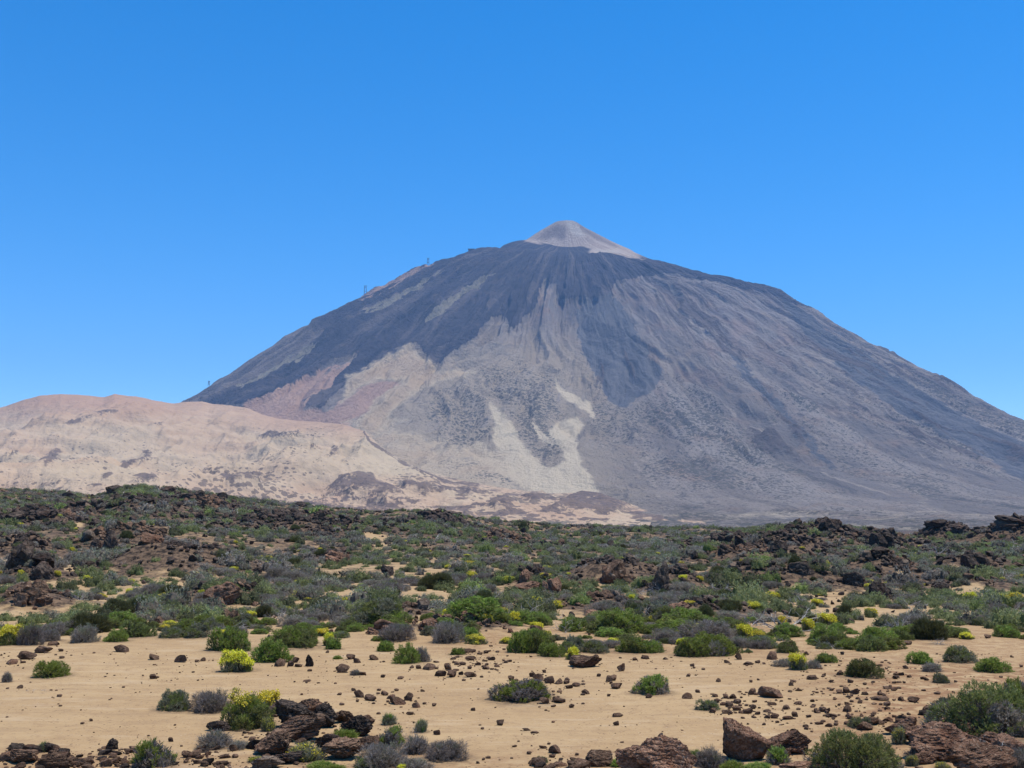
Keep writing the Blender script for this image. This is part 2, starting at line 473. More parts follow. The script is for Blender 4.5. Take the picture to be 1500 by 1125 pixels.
def mat_mountain():
    N = Nodes('volcano_slope')
    pos = N.pos()
    flow = N.attr('flow', 'Vector')
    jag = N.math('MULTIPLY', N.math('SUBTRACT', N.noise(0.035, pos, 5, 0.7), 0.5), 1.1)

    def crisp(name):
        return N.ramp(N.math('ADD', N.attr(name), jag), 0.36, 0.64)
    streak = N.noise(1.0, flow, 6, 0.62)
    streak2 = N.noise(3.1, flow, 5, 0.65)
    grain = N.noise(0.055, pos, 6, 0.7)
    blot = N.noise(0.008, pos, 5, 0.6)
    dots = N.voronoi(0.062, pos)
    dots2 = N.voronoi(0.105, pos)
    base = N.mix(N.ramp(streak, 0.38, 0.62), (0.172, 0.150, 0.145), (0.315, 0.275, 0.252))
    bd = N.attr('band')
    base = N.mix(N.math('MULTIPLY', N.ramp(bd, 0.0, -0.45), 0.65), base, (0.125, 0.122, 0.135))
    base = N.mix(N.math('MULTIPLY', N.ramp(bd, 0.08, 0.45), 0.6), base, (0.37, 0.335, 0.315))
    base = N.mix(N.ramp(blot, 0.5, 0.75), base, (0.28, 0.205, 0.165))
    base = N.mix(N.math('MULTIPLY', N.attr('tanbase'), 0.8), base, N.mix(grain, (0.40, 0.325, 0.24), (0.51, 0.415, 0.29)))
    base = N.mix(N.math('MULTIPLY', N.attr('crag'), 0.6), base, (0.27, 0.20, 0.17))
    base = N.mix(N.math('MULTIPLY', N.attr('cragp'), 0.8), base, N.mix(streak2, (0.25, 0.18, 0.15), (0.42, 0.33, 0.28)))
    base = N.mix(N.ramp(streak2, 0.56, 0.68), base, (0.40, 0.34, 0.285))
    base = N.mix(N.math('MULTIPLY', N.ramp(streak2, 0.44, 0.34), 0.7), base, (0.115, 0.105, 0.102))
    base = N.mix(crisp('scree'), base, N.mix(N.ramp(streak2, 0.35, 0.65), (0.105, 0.108, 0.122), (0.19, 0.188, 0.198)))
    lavac = N.mix(grain, (0.040, 0.039, 0.052), (0.095, 0.090, 0.110))
    lavac = N.mix(N.math('MULTIPLY', N.ramp(streak, 0.50, 0.64), 0.85), lavac, (0.175, 0.152, 0.150))
    lavac = N.mix(N.math('MULTIPLY', N.ramp(streak2, 0.47, 0.38), 0.7), lavac, (0.022, 0.022, 0.028))
    lavac = N.mix(N.math('MULTIPLY', N.ramp(blot, 0.52, 0.68), 0.55), lavac, (0.13, 0.11, 0.115))
    base = N.mix(crisp('lava'), base, lavac)
    base = N.mix(N.attr('flank'), base, N.mix(N.ramp(streak, 0.35, 0.65), (0.115, 0.102, 0.102), (0.27, 0.23, 0.21)))
    base = N.mix(crisp('sage'), base, N.mix(grain, (0.22, 0.20, 0.16), (0.36, 0.33, 0.26)))
    base = N.mix(crisp('pink'), base, N.mix(blot, (0.43, 0.275, 0.215), (0.56, 0.395, 0.305)))
    base = N.mix(N.ramp(N.math('ADD', N.attr('tan'), N.math('MULTIPLY', jag, 0.7)), 0.15, 0.8), base, N.mix(streak, (0.64, 0.53, 0.375), (0.77, 0.655, 0.48)))
    base = N.mix(N.math('MULTIPLY', N.attr('warm'), crisp('tan')), base, N.mix(streak, (0.50, 0.37, 0.245), (0.62, 0.49, 0.345)))
    base = N.mix(N.attr('cone'), base, N.mix(N.ramp(streak, 0.35, 0.65), (0.50, 0.385, 0.31), (0.68, 0.56, 0.465)))
    base = N.mix(N.math('MULTIPLY', crisp('rib'), 0.8), base, N.mix(grain, (0.075, 0.062, 0.060), (0.21, 0.165, 0.145)))
    # scrub: individual dots, denser where the attribute is high
    sh = N.attr('shrub')
    thr = N.math('MULTIPLY', sh, 0.52)
    d1 = N.math('LESS_THAN', dots, thr)
    d2 = N.math('LESS_THAN', dots2, N.math('MULTIPLY', thr, 0.9))
    dd = N.math('MAXIMUM', d1, d2)
    dotc = N.mix(N.noise(0.02, pos, 3), (0.085, 0.088, 0.070), (0.15, 0.135, 0.115))
    base = N.mix(N.math('MULTIPLY', dd, 0.8), base, dotc)
    bump = N.math('ADD', N.math('MULTIPLY', grain, 1.0), N.math('MULTIPLY', streak2, 0.8))
    base = N.mix(N.attr('conelit'), base, (0.72, 0.63, 0.54))
    base = N.mix(N.attr('coneshade'), base, (0.24, 0.185, 0.16))
    return N.done(base, 0.95, bump, 1.0, 22.0, 0.1)


flow = np.stack([TH * 20.0 + 0.5 * fbm(MP[:, :2] / 380.0, 4, 5), RH / 900.0, np.zeros_like(TH)], -1)
me = mesh_from('mountain', MP, [grid_faces(NTH, NRH)], dict(lava=lava, scree=scree, sage=sage, pink=pink, tan=tan, warm=warm, rib=rib, band=band, flank=flank, cone=cone, crag=crag, cragp=cragp,
               shrub=shrub, tanbase=tanbase, conelit=conelit, coneshade=coneshade, flow=flow), True, [mat_mountain()])
tag(new_obj('mountain', me), 'tall grey volcano with a pale summit cone and dark lava flows', None, kind='structure')

# ================================================================== PUMICE HILL (about 2 to 4 km)
CREST = [(-400, 690), (-200, 640), (-60, 612), (0, 595), (24, 586), (48, 579.5), (80, 577.5), (107, 578.5), (144, 582), (160, 578), (192, 582), (227, 589), (248, 591.5),
         (267, 589), (290, 588.5), (307, 593), (355, 599), (400, 613), (440, 618), (500, 624), (532, 632), (556, 655), (585, 673), (620, 690), (660, 701), (700, 709), (760, 717), (800, 722),
         (850, 722), (880, 725), (900, 732), (940, 743), (985, 756), (1030, 766), (1150, 776)]
CREST_R = [(-400, 3600), (0, 3600), (300, 3500), (450, 3100), (560, 2700), (700, 2400), (900, 2200), (1150, 2000)]
NHU, NHR = 1000, 320
hu1 = np.linspace(-400, 1150, NHU)
hs1 = np.concatenate([np.linspace(0, 1, NHR - 60), 1 + np.linspace(0.006, 0.35, 60)])
HU, HS = np.meshgrid(hu1, hs1, indexing='ij')
HU, HS = HU.ravel(), HS.ravel()
R0 = 1000.0
RC = interp(HU, CREST_R)
ZC = at_depth(HU, interp(HU, CREST), RC)[:, 2]
k_ = np.arange(-700, 1400, 2.0)
c_ = np.convolve(np.pad(interp(k_, CREST), 60, mode='edge'), np.ones(121) / 121, 'valid')
ZS = at_depth(HU, np.interp(HU, k_, c_), RC)[:, 2]
ZC = ZS + (ZC - ZS) * smooth(0.72, 1.0, HS)
HY = R0 + (RC - R0) * HS
r_ = ray(HU, np.full_like(HU, 762.0))
HX = HU * 0 + r_[:, 0] / r_[:, 1] * HY
Z0 = -14.0
hz = Z0 + (ZC - Z0) * np.where(HS < 1, np.clip(HS, 0, 1) ** 1.75, 1 - (HS - 1) * 1.3 - 6 * (HS - 1) ** 2)
hp = np.stack([HX, HY], -1)
ampd = smooth(0.05, 0.35, HS) * (1 - 0.9 * smooth(0.8, 1.0, HS)) * np.clip((ZC - Z0) / 250.0, 0.12, 1)
hz = hz + ampd * (72 * fbm(hp / 380.0, 3, 101) + 26 * fbm(hp / 130.0, 4, 107, ridged=True))
hz = hz + ampd * 9 * fbm(np.stack([HX / 55.0 + fbm(hp / 200.0, 2, 103), HY / 420.0], -1), 4, 105, ridged=True)
HP = np.stack([HX, HY, hz], -1)
hu, hv, _ = project(HP)
q1, q2 = fbm(hp / 45.0, 4, 111), fbm(hp / 45.0, 4, 117)
ua, va = hu + q1 * 9, hv + q2 * 4
OUT = [([(97, 622), (112, 613), (135, 607), (152, 603), (154, 608), (136, 614), (120, 622)], 4), ([(148, 603), (170, 601), (178, 605), (160, 607)], 3),
       ([(62, 676), (72, 662), (84, 656), (92, 664), (84, 676), (64, 684)], 5), ([(0, 668), (10, 664), (10, 671), (0, 672)], 2), ([(18, 664), (30, 661), (28, 666), (19, 667)], 2),
       ([(202, 664), (212, 658), (220, 664), (232, 664), (214, 672)], 3), ([(178, 683), (196, 674), (214, 671), (240, 673), (218, 676), (196, 680), (190, 688)], 2.5),
       ([(150, 697), (160, 690), (168, 694), (160, 700), (152, 700)], 3), ([(182, 712), (190, 700), (206, 695), (236, 697), (226, 706), (208, 712)], 5),
       ([(318, 706), (330, 697), (350, 695), (386, 694), (384, 699), (360, 703), (336, 709)], 3), ([(298, 690), (306, 687), (313, 691), (308, 693)], 2),
       ([(6, 714), (20, 708), (36, 708), (28, 712), (10, 716)], 3), ([(46, 711), (66, 709), (84, 706), (98, 700), (100, 704), (84, 711), (62, 713)], 3), ([(128, 712), (140, 708), (160, 710), (140, 715)], 3),
       ([(450, 653), (462, 652), (468, 656), (455, 657)], 2), ([(478, 668), (488, 660), (494, 655), (498, 662), (484, 672)], 2.5), ([(505, 676), (511, 676), (508, 680)], 2),
       ([(352, 697), (370, 696), (388, 698), (372, 706), (352, 704)], 3), ([(476, 718), (500, 698), (522, 692), (544, 694), (556, 706), (580, 714), (592, 726), (560, 724), (520, 722)], 5),
       ([(578, 706), (600, 706), (625, 712), (660, 716), (700, 716), (690, 724), (640, 724), (600, 716)], 4), ([(540, 730), (568, 730), (566, 736), (542, 735)], 3),
       ([(718, 736), (740, 730), (764, 734), (750, 742), (724, 744)], 4), ([(766, 728), (790, 722), (806, 728), (790, 736)], 4), ([(810, 744), (830, 730), (850, 721), (876, 722), (900, 734), (920, 742), (900, 752), (860, 750)], 5),
       ([(380, 640), (396, 632), (420, 636), (440, 632), (436, 638), (400, 644)], 2.5), ([(224, 622), (238, 620), (238, 624), (226, 625)], 2), ([(420, 735), (470, 738), (520, 742), (560, 748), (700, 752), (640, 758), (420, 745)], 5)]
rock = np.zeros_like(hu)
for q, s in OUT:
    rock = np.maximum(rock, poly_mask(ua, va, q, s))
creek = line_mask(ua, va, [(534, 632), (540, 646), (556, 658), (584, 674), (620, 692), (650, 704), (700, 711)], 2.2, 2.5)
foot = smooth(-0.1, 0.35, fbm(np.stack([hu / 26, hv / 4.5], -1), 4, 131)) * smooth(690, 730, hv + 8 * q1) * smooth(380, 520, hu)
rough = np.clip(np.maximum.reduce([rock * (0.75 + 0.5 * q1), creek, 0.75 * foot]), 0, 1)
red = np.clip(smooth(622, 585, hv + 10 * q2) * 0.9 * smooth(430, 200, hu) + smooth(640, 625, hv) * smooth(300, 420, hu) * 0.6, 0, 1)
red = np.maximum(red, 0.55 * smooth(690, 730, hv) * (0.6 + q1))
pale = smooth(470, 600, hu) * 0.6 + smooth(-0.1, 0.4, fbm(np.stack([HX / 300, HY / 500], -1), 3, 141)) * smooth(600, 640, hv)
speck = np.clip(0.10 + 0.18 * smooth(0.1, 0.5, fbm(hp / 120.0, 3, 153)) * smooth(600, 640, hv) + smooth(640, 730, hv + 14 * q2) * 0.55 * smooth(-0.5, 0.4, fbm(hp / 160.0, 3, 151)), 0, 1)
HP[:, 2] += 7 * rock * np.clip(HS * 2, 0, 1)
HP[:, 2] += 3 * rough * fbm(hp / 14.0, 3, 161)


HP[:, 2] = np.maximum(HP[:, 2], -34)


def mat_hill():
    N = Nodes('pumice_slope')
    pos = N.pos()
    grain = N.noise(0.03, pos, 6, 0.65)
    band = N.noise(1.0, N.scaled(pos, (0.002, 0.012, 0.05)), 5, 0.6)
    c = N.mix(N.ramp(band, 0.3, 0.7), (0.46, 0.325, 0.215), (0.55, 0.41, 0.285))
    c = N.mix(N.math('MULTIPLY', N.attr('pale'), 0.6), c, (0.51, 0.415, 0.29))
    c = N.mix(N.attr('red'), c, N.mix(grain, (0.42, 0.25, 0.165), (0.50, 0.335, 0.23)))
    c = N.mix(N.math('MULTIPLY', N.ramp(grain, 0.52, 0.72), 0.3), c, (0.34, 0.25, 0.18))
    d = N.math('LESS_THAN', N.voronoi(0.075, pos), N.math('MULTIPLY', N.attr('speck'), 0.8))
    c = N.mix(N.math('MULTIPLY', d, 0.8), c, (0.15, 0.115, 0.095))
    rk = N.attr('rough')
    r2 = N.math('MULTIPLY', N.ramp(N.math('ADD', rk, N.math('MULTIPLY', N.math('SUBTRACT', N.noise(0.14, pos, 4, 0.7), 0.5), 1.7)), 0.36, 0.62), 0.85)
    c = N.mix(r2, c, N.mix(N.noise(0.2, pos, 3, 0.7), (0.075, 0.058, 0.056), (0.20, 0.15, 0.13)))
    return N.done(c, 0.95, N.math('ADD', grain, N.noise(0.008, pos, 4, 0.6)), 0.8, 14.0, 0.1)


me = mesh_from('hill', HP, [grid_faces(NHU, NHR)], dict(rough=rough, red=red, pale=pale, speck=speck), True, [mat_hill()])
tag(new_obj('hill', me), 'smooth tan pumice hill at the left foot of the volcano', None, kind='structure')

# ================================================================== GROUND
SKY_LINE = [(-300, 722), (0, 719), (90, 720), (130, 727), (150, 722), (180, 713), (205, 711), (240, 714), (300, 720), (330, 725), (400, 731), (455, 740), (480, 745), (560, 748), (620, 748),
            (660, 750), (690, 757), (740, 763), (800, 767), (850, 769), (950, 771), (1060, 771), (1120, 769), (1160, 766), (1200, 766), (1240, 768), (1280, 774), (1330, 783), (1355, 781), (1385, 780),
            (1420, 780), (1440, 781), (1465, 777), (1500, 773), (1560, 768), (1800, 770)]


def rim_far(az):
    u = 750 + F * np.tan(az) / CP
    r = 285 + 25 * np.sin(u / 170.0) + 14 * np.sin(u / 61.0 + 1)
    v = interp(u, SKY_LINE) + 3.0
    z = EYE + (762 - v) / F * r
    return u, r, z


# mounds of broken lava: (u, v of the foot centre, radius m, height m)
MOUNDS = [(1388, 792, 8.5, 4.3), (1490, 790, 11, 5.0), (1215, 796, 13, 3.4), (1150, 812, 10, 2.6), (1095, 828, 8, 2.2), (1060, 800, 10, 1.8), (900, 852, 5.0, 2.4), (785, 862, 4, 1.6),
          (30, 815, 5.0, 2.4), (55, 848, 3.0, 1.4), (40, 885, 3.5, 1.1), (150, 800, 5.5, 1.8), (265, 835, 8, 2.6), (210, 800, 6, 1.6), (330, 882, 3.2, 1.5), (490, 822, 3.0, 1.2), (180, 745, 18, 2.2),
          (310, 745, 14, 2.0), (60, 765, 14, 2.0), (645, 765, 12, 1.2), (990, 868, 4, 1.3), (1300, 800, 9, 2.2), (1290, 850, 5, 1.6), (1430, 835, 6, 1.8), (1330, 855, 5, 1.1), (420, 770, 13, 1.4), (740, 795, 10, 1.2),
          (560, 905, 3.0, .8), (870, 890, 4, .7), (1040, 900, 4, .7), (1440, 865, 4, .9), (680, 920, 3, .5), (470, 775, 12, 1.6), (1170, 860, 6, 1.4), (1085, 862, 5, 1.0)]
_MW = None


def base_z(x, y):
    x, y = np.asarray(x, float), np.asarray(y, float)
    r = np.hypot(x, y)
    az = np.arctan2(x, np.maximum(y, 0.01))
    az = np.clip(az, -1.0, 1.0)
    u, rc, zc = rim_far(np.clip(az, -0.75, 0.75))
    p = np.stack([x, y], -1)
    t = np.clip((r - 42) / (rc - 42), 0, 1)
    z = zc * t ** 1.25
    after = np.clip(r - rc, 0, None)
    z = z - 14 * smooth(0, 150, after) * (zc > -50)
    z = np.where(r > rc + 150, np.maximum(z, -30), z)
    far = smooth(600, 1500, r)
    z = z * (1 - far) + far * np.clip((r - 1500) / 1000 * 14 - 12, -14, 60)
    hum = fbm(p / 22.0, 4, 201)
    z = z + hum * (0.9 * smooth(45, 120, r) + 0.5 * smooth(120, 260, r)) * (1 - smooth(rc - 30, rc + 30, r) * 0.8)
    z = z + 0.16 * fbm(p / 7.0, 3, 207) * smooth(30, 60, r) + 0.07 * fbm(p / 5.0, 3, 211) + 0.012 * fbm(p / 0.7, 2, 213)
    return z


def ground_z(x, y):
    z = base_z(x, y)
    x, y = np.asarray(x, float), np.asarray(y, float)
    if _MW is not None:
        for mx, my, mr, mh in _MW:
            d = np.hypot(x - mx, y - my) / mr
            s = d < 1.6
            if np.any(s):
                p = np.stack([x, y], -1) / 2.3
                z = z + np.where(s, mh * np.exp(-2.2 * d ** 2) * (1 + 0.35 * noise(p, 221)), 0)
    return z


def hit(u, v):
    """where the picture ray through (u, v) meets the ground"""
    rr = ray(float(u), float(v))
    t = np.concatenate([np.arange(8, 60, 0.1), np.arange(60, 500, 0.35)])
    P = rr[None, :] * t[:, None] + np.array([0, 0, EYE])
    below = P[:, 2] < ground_z(P[:, 0], P[:, 1])
    k = int(np.argmax(below)) if below.any() else len(t) - 1
    q = P[k]
    q[2] = float(ground_z(q[0], q[1]))
    return q


_MW = None
_mw = []
for (u, v, r, h) in MOUNDS:
    q = hit(u, v)
    _mw.append((q[0], q[1], r * 0.95, h * 0.6))
_MW = _mw


def mound_mask(x, y):
    m = np.zeros(np.shape(x))
    for mx, my, mr, mh in _MW:
        m = np.maximum(m, np.exp(-1.6 * (np.hypot(x - mx, y - my) / mr) ** 2))
    return m


# open sand seen between the plants farther out (u, v, half width, half height in the picture -> laid on the ground as areas)
CLEARINGS = [(545, 786, 24, 9), (630, 871, 42, 9), (100, 832, 26, 6), (115, 768, 14, 6), (1425, 862, 36, 14), (1395, 828, 12, 8), (1320, 838, 14, 7), (1085, 772, 14, 4), (155, 905, 24, 6),
             (560, 795, 16, 10), (1165, 865, 8, 10), (1430, 925, 30, 8), (1350, 905, 18, 5), (285, 905, 20, 5), (870, 925, 30, 6), (1180, 945, 40, 8), (1120, 790, 8, 3)]


def clear_mask(u, v):
    m = np.zeros(np.shape(u))
    for cu, cv, a, b in CLEARINGS:
        m = np.maximum(m, np.exp(-1.3 * (((u - cu) / a) ** 2 + ((v - cv) / b) ** 2)))
    return m


# near edge of the scrub in the picture
SAND_EDGE = [(-200, 935), (0, 940), (60, 938), (150, 935), (280, 935), (310, 945), (480, 945), (560, 948), (650, 942), (700, 950), (760, 955), (860, 958), (1050, 960), (1150, 955), (1200, 965), (1300, 960), (1340, 945), (1480, 935), (1700, 935)]



def edge_v(u, x, y):
    return interp(u, SAND_EDGE) + 13 * fbm(np.stack([np.asarray(x) / 3.2, np.asarray(y) / 6.0], -1), 3, 229)


NA, NR = 900, 900
ga = np.tan(np.linspace(-0.80, 0.80, NA))
ga = np.linspace(-0.95, 0.95, NA)
gr = np.concatenate([np.linspace(4, 14, 40, endpoint=False), np.geomspace(14, 420, NR - 120, endpoint=False), np.geomspace(420, 9000, 80)])
GA, GR = np.meshgrid(ga, gr, indexing='ij')
GX, GY = (np.sin(GA) * GR).ravel(), (np.cos(GA) * GR).ravel()
GZ = ground_z(GX, GY)
G = np.stack([GX, GY, GZ], -1)
gu, gv, _ = project(G)
rG = np.hypot(GX, GY)
mm = mound_mask(GX, GY)
clr = clear_mask(gu, gv)
scrubby = smooth(8, -10, gv - edge_v(gu, GX, GY)) * smooth(30, 36, rG)
soil = np.clip(0.75 * smooth(320, 420, rG) + scrubby * (0.22 + 0.36 * smooth(45, 110, rG)) * (1 - 0.9 * clr) + 0.75 * mm * smooth(34, 42, rG) * (1 - 0.5 * clr), 0, 1)
# gravelly ground on the right and near the rock bank
grit = np.clip(smooth(1120, 1300, gu + 50 * fbm(G[:, :2] / 3.0, 3, 231)) * smooth(950, 985, gv) * (1 - smooth(1085, 1110, gv)) * 1.0
               + smooth(1085, 1125, gv + 16 * fbm(G[:, :2] / 2.0, 3, 233)) * 0.5
               + 0.5 * smooth(975, 950, gv) * smooth(900, 930, gv) * smooth(560, 700, gu), 0, 1)


def mat_ground():
    N = Nodes('volcanic_sand')
    pos = N.pos()
    big = N.noise(0.22, pos, 4, 0.6)
    mid = N.noise(2.2, pos, 5, 0.65)
    fine = N.noise(38.0, pos, 3, 0.7)
    c = N.mix(N.ramp(big, 0.3, 0.7), (0.425, 0.290, 0.156), (0.49, 0.348, 0.192))
    c = N.mix(N.math('MULTIPLY', N.ramp(mid, 0.46, 0.70), 0.6), c, (0.335, 0.22, 0.125))
    c = N.mix(N.math('MULTIPLY', N.ramp(N.noise(7.0, pos, 4, 0.7), 0.52, 0.68), 0.45), c, (0.30, 0.195, 0.115))
    c = N.mix(N.math('MULTIPLY', N.ramp(fine, 0.5, 0.8), 0.35), c, (0.27, 0.17, 0.095))
    v1 = N.voronoi(9.0, pos)
    v1r = N.voronoi(9.0, pos, out='Color')
    sep = N.n('ShaderNodeSeparateColor')
    N.put(sep.inputs[0], v1r)
    gate = N.math('GREATER_THAN', sep.outputs[0], N.math('SUBTRACT', 0.90, N.math('MULTIPLY', N.attr('grit'), 0.55)))
    peb = N.math('MULTIPLY', N.math('LESS_THAN', v1, 0.22), gate)
    c = N.mix(N.math('MULTIPLY', peb, 0.75), c, (0.13, 0.075, 0.045))
    grain2 = N.voronoi(15.0, pos)
    gsep = N.n('ShaderNodeSeparateColor')
    N.put(gsep.inputs[0], N.voronoi(15.0, pos, out='Color'))
    g2 = N.math('MULTIPLY', N.math('LESS_THAN', grain2, 0.30), N.math('GREATER_THAN', gsep.outputs[1], N.math('SUBTRACT', 0.86, N.math('MULTIPLY', N.ramp(mid, 0.42, 0.68), 0.4))))
    c = N.mix(N.math('MULTIPLY', g2, 0.65), c, N.mix(N.ramp(gsep.outputs[2], 0.3, 0.9), (0.15, 0.095, 0.06), (0.55, 0.44, 0.30)))
    wind = N.noise(1.0, N.scaled(pos, (0.35, 1.6, 1.0)), 5, 0.65)
    c = N.mix(N.math('MULTIPLY', N.ramp(wind, 0.5, 0.66), 0.55), c, (0.36, 0.245, 0.14))
    c = N.mix(N.math('MULTIPLY', N.ramp(wind, 0.46, 0.34), 0.5), c, (0.53, 0.40, 0.255))
    c = N.mix(N.math('MULTIPLY', N.attr('grit'), N.math('MULTIPLY', N.ramp(mid, 0.38, 0.58), 0.85)), c, (0.27, 0.15, 0.08))
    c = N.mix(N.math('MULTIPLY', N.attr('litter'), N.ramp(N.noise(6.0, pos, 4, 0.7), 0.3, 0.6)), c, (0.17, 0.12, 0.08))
    s = N.attr('soil')
    s2 = N.ramp(N.math('ADD', s, N.math('MULTIPLY', N.math('SUBTRACT', N.noise(0.9, pos, 5, 0.7), 0.5), 1.2)), 0.35, 0.65)
    soilc = N.mix(N.ramp(N.noise(2.6, pos, 5, 0.75), 0.38, 0.62), (0.030, 0.024, 0.021), (0.20, 0.135, 0.09))
    c = N.mix(s2, c, soilc)
    bump = N.math('ADD', N.math('MULTIPLY', mid, 1.0), N.math('MULTIPLY', fine, 0.25))
    bump = N.math('ADD', bump, N.math('MULTIPLY', peb, 0.4))
    return N.done(c, 0.97, bump, 0.55, 0.06, 0.08)


ground_me = mesh_from('ground', G, [grid_faces(NA, NR)], dict(soil=soil, grit=grit, litter=np.zeros(len(G))), True, [mat_ground()])
tag(new_obj('ground', ground_me), 'pale tan volcanic sand running back under a lava field of scrub', None, kind='structure')

# ================================================================== MATERIALS OF ROCKS AND PLANTS


def mat_rock(name, dark, mid, pale, scale=1.0, rust=0.35):
    N = Nodes(name)
    oi = N.n('ShaderNodeObjectInfo')
    pos = N.obco()
    off = N.n('ShaderNodeVectorMath', operation='ADD')
    N.put(off.inputs[0], pos)
    cmb = N.n('ShaderNodeCombineXYZ')
    N.put(cmb.inputs[0], N.math('MULTIPLY', oi.outputs['Random'], 37.0))
    N.put(off.inputs[1], cmb.outputs[0])
    p = off.outputs[0]
    a = N.noise(2.1 * scale, p, 6, 0.65)
    b = N.noise(9.0 * scale, p, 5, 0.7)
    c2 = N.noise(26.0 * scale, p, 3, 0.7)
    c = N.mix(N.ramp(a, 0.35, 0.66), dark, mid)
    c = N.mix(N.math('MULTIPLY', N.ramp(b, 0.5, 0.7), 0.6), c, pale)
    c = N.mix(N.math('MULTIPLY', N.ramp(N.noise(1.3 * scale, p, 4, 0.6, 0.6), 0.52, 0.66), rust), c, (0.21, 0.085, 0.045))
    hv = N.n('ShaderNodeHueSaturation')
    N.put(hv.inputs['Color'], c)
    N.put(hv.inputs['Value'], N.math('ADD', 0.72, N.math('MULTIPLY', oi.outputs['Random'], 0.55)))
    pit = N.voronoi(13 * scale, p)
    wob = N.n('ShaderNodeVectorMath', operation='ADD')
    N.put(wob.inputs[0], p)
    N.put(wob.inputs[1], N.scaled(N.n('ShaderNodeTexNoise').outputs['Color'], (0.35, 0.35, 0.35)))
    crack = N.ramp(N.voronoi(3.2 * scale, wob.outputs[0], 'DISTANCE_TO_EDGE'), 0.035, 0.0)
    hv.inputs['Saturation'].default_value = 1.0
    lich = N.math('GREATER_THAN', N.noise(7.5 * scale, p, 4, 0.6), 0.645)
    fin = N.mix(N.math('MULTIPLY', lich, 0.55), hv.outputs[0], tuple(1.25 * q for q in pale))
    fin = N.mix(N.math('MULTIPLY', crack, 0.6), fin, tuple(0.5 * q for q in dark))
    bump = N.math('ADD', N.math('ADD', b, N.math('MULTIPLY', c2, 0.5)), N.math('MULTIPLY', N.ramp(pit, 0.0, 0.4), 0.5))
    bump = N.math('SUBTRACT', bump, N.math('MULTIPLY', crack, 1.2))
    return N.done(fin, 0.93, bump, 0.8, 0.045, 0.12)


M_ROCK = mat_rock('brown_basalt', (0.095, 0.058, 0.040), (0.245, 0.150, 0.098), (0.38, 0.275, 0.195), 0.8)
M_LAVA = mat_rock('dark_lava', (0.032, 0.025, 0.022), (0.100, 0.074, 0.059), (0.215, 0.165, 0.130), 0.9, 0.2)
M_RUST = mat_rock('rusty_boulder', (0.12, 0.062, 0.041), (0.29, 0.158, 0.10), (0.42, 0.295, 0.21), 1.2, 0.5)
M_BOULDER = mat_rock('weathered_boulder', (0.16, 0.085, 0.055), (0.38, 0.215, 0.14), (0.52, 0.40, 0.30), 2.2, 0.6)
M_GREY = mat_rock('pale_boulder', (0.14, 0.10, 0.075), (0.26, 0.195, 0.145), (0.38, 0.31, 0.24))


def mat_plant(name, jitter=0.35, transl=0.25):
    N = Nodes(name)
    oi = N.n('ShaderNodeObjectInfo')
    hv = N.n('ShaderNodeHueSaturation')
    N.put(hv.inputs['Color'], N.attr('tint', 'Color'))
    N.put(hv.inputs['Hue'], N.math('ADD', 0.482, N.math('MULTIPLY', oi.outputs['Random'], 0.036)))
    N.put(hv.inputs['Value'], N.math('ADD', 1 - jitter / 2, N.math('MULTIPLY', oi.outputs['Random'], jitter)))
    return N.done(hv.outputs[0], 0.75, None, spec=0.25, transl=transl)


M_LEAF = mat_plant('leaf', 0.4, 0.4)
M_TWIG = mat_plant('bark', 0.3, 0.0)
M_PETAL = mat_plant('petal', 0.1, 0.3)

# ================================================================== SHAPES: rocks


def ico(sub):
    bm = bmesh.new()
    bmesh.ops.create_icosphere(bm, subdivisions=sub, radius=1.0)
    V = np.array([v.co[:] for v in bm.verts])
    Fc = np.array([[v.index for v in f.verts] for f in bm.faces])
    bm.free()
    return V, Fc


_ICO = {k: ico(k) for k in (1, 2, 3, 4, 5, 6)}


def rock_arrays(seed, sub=3, cuts=7, rough=0.16, ridge=0.0, dims=(1, 0.8, 0.6), layers=0.0, deep=(0.42, 0.78), planes=()):
    g = np.random.default_rng(seed)
    V, Fc = _ICO[sub]
    V = V.copy()
    off = g.uniform(-50, 50, 3)
    V *= (1 + rough * 1.3 * fbm(V * 1.1 + off, 3, seed))[:, None]
    for k in range(cuts):
        n = g.normal(size=3)
        n /= np.linalg.norm(n)
        d = g.uniform(*deep)
        V -= np.clip(V @ n - d, 0, None)[:, None] * n * 0.92
    for n, d in planes:
        n = np.array(n, float) / np.linalg.norm(n)
        V -= np.clip(V @ n - d, 0, None)[:, None] * n * 0.95
    if ridge:
        nrm = V / np.linalg.norm(V, axis=1)[:, None]
        q = V * 2.2 + off
        V = V + nrm * (ridge * fbm(q, 4, seed + 3, ridged=True))[:, None]
    if layers:
        nrm = V / np.linalg.norm(V, axis=1)[:, None]
        ax = np.array([0.35 * g.normal(), 0.35 * g.normal(), 1.0])
        h = V @ ax + 0.22 * fbm(V * 1.7 + off, 3, seed + 5)
        w = np.abs(((h * 4.3) % 1.0) - 0.5) * 2
        V = V - nrm * (layers * smooth(0.25, 0.0, w) + 0.3 * layers * smooth(0.3, 0.0, np.abs(((h * 11) % 1.0) - 0.5) * 2))[:, None]
    hi = max(2.0, sub * 1.3)
    V = V * (1 + rough * 0.28 * fbm(V * hi * 0.9 + off, 4, seed + 9, gain=0.5))[:, None]
    V = V * np.array(dims)
    mn, mx = V.min(0), V.max(0)
    V[:, :2] -= (mn[:2] + mx[:2]) / 2
    V[:, :2] /= (mx[0] - mn[0])                  # unit width
    V[:, 2] = (V[:, 2] - mn[2]) / (mx[2] - mn[2])   # unit height, foot at 0
    return V, Fc


def rock_mesh(name, mat, **kw):
    V, Fc = rock_arrays(**kw)
    return mesh_from(name, V, [Fc], None, False, [mat])


# ================================================================== SHAPES: plants


def unit(a):
    return a / np.maximum(np.linalg.norm(a, axis=-1, keepdims=True), 1e-9)


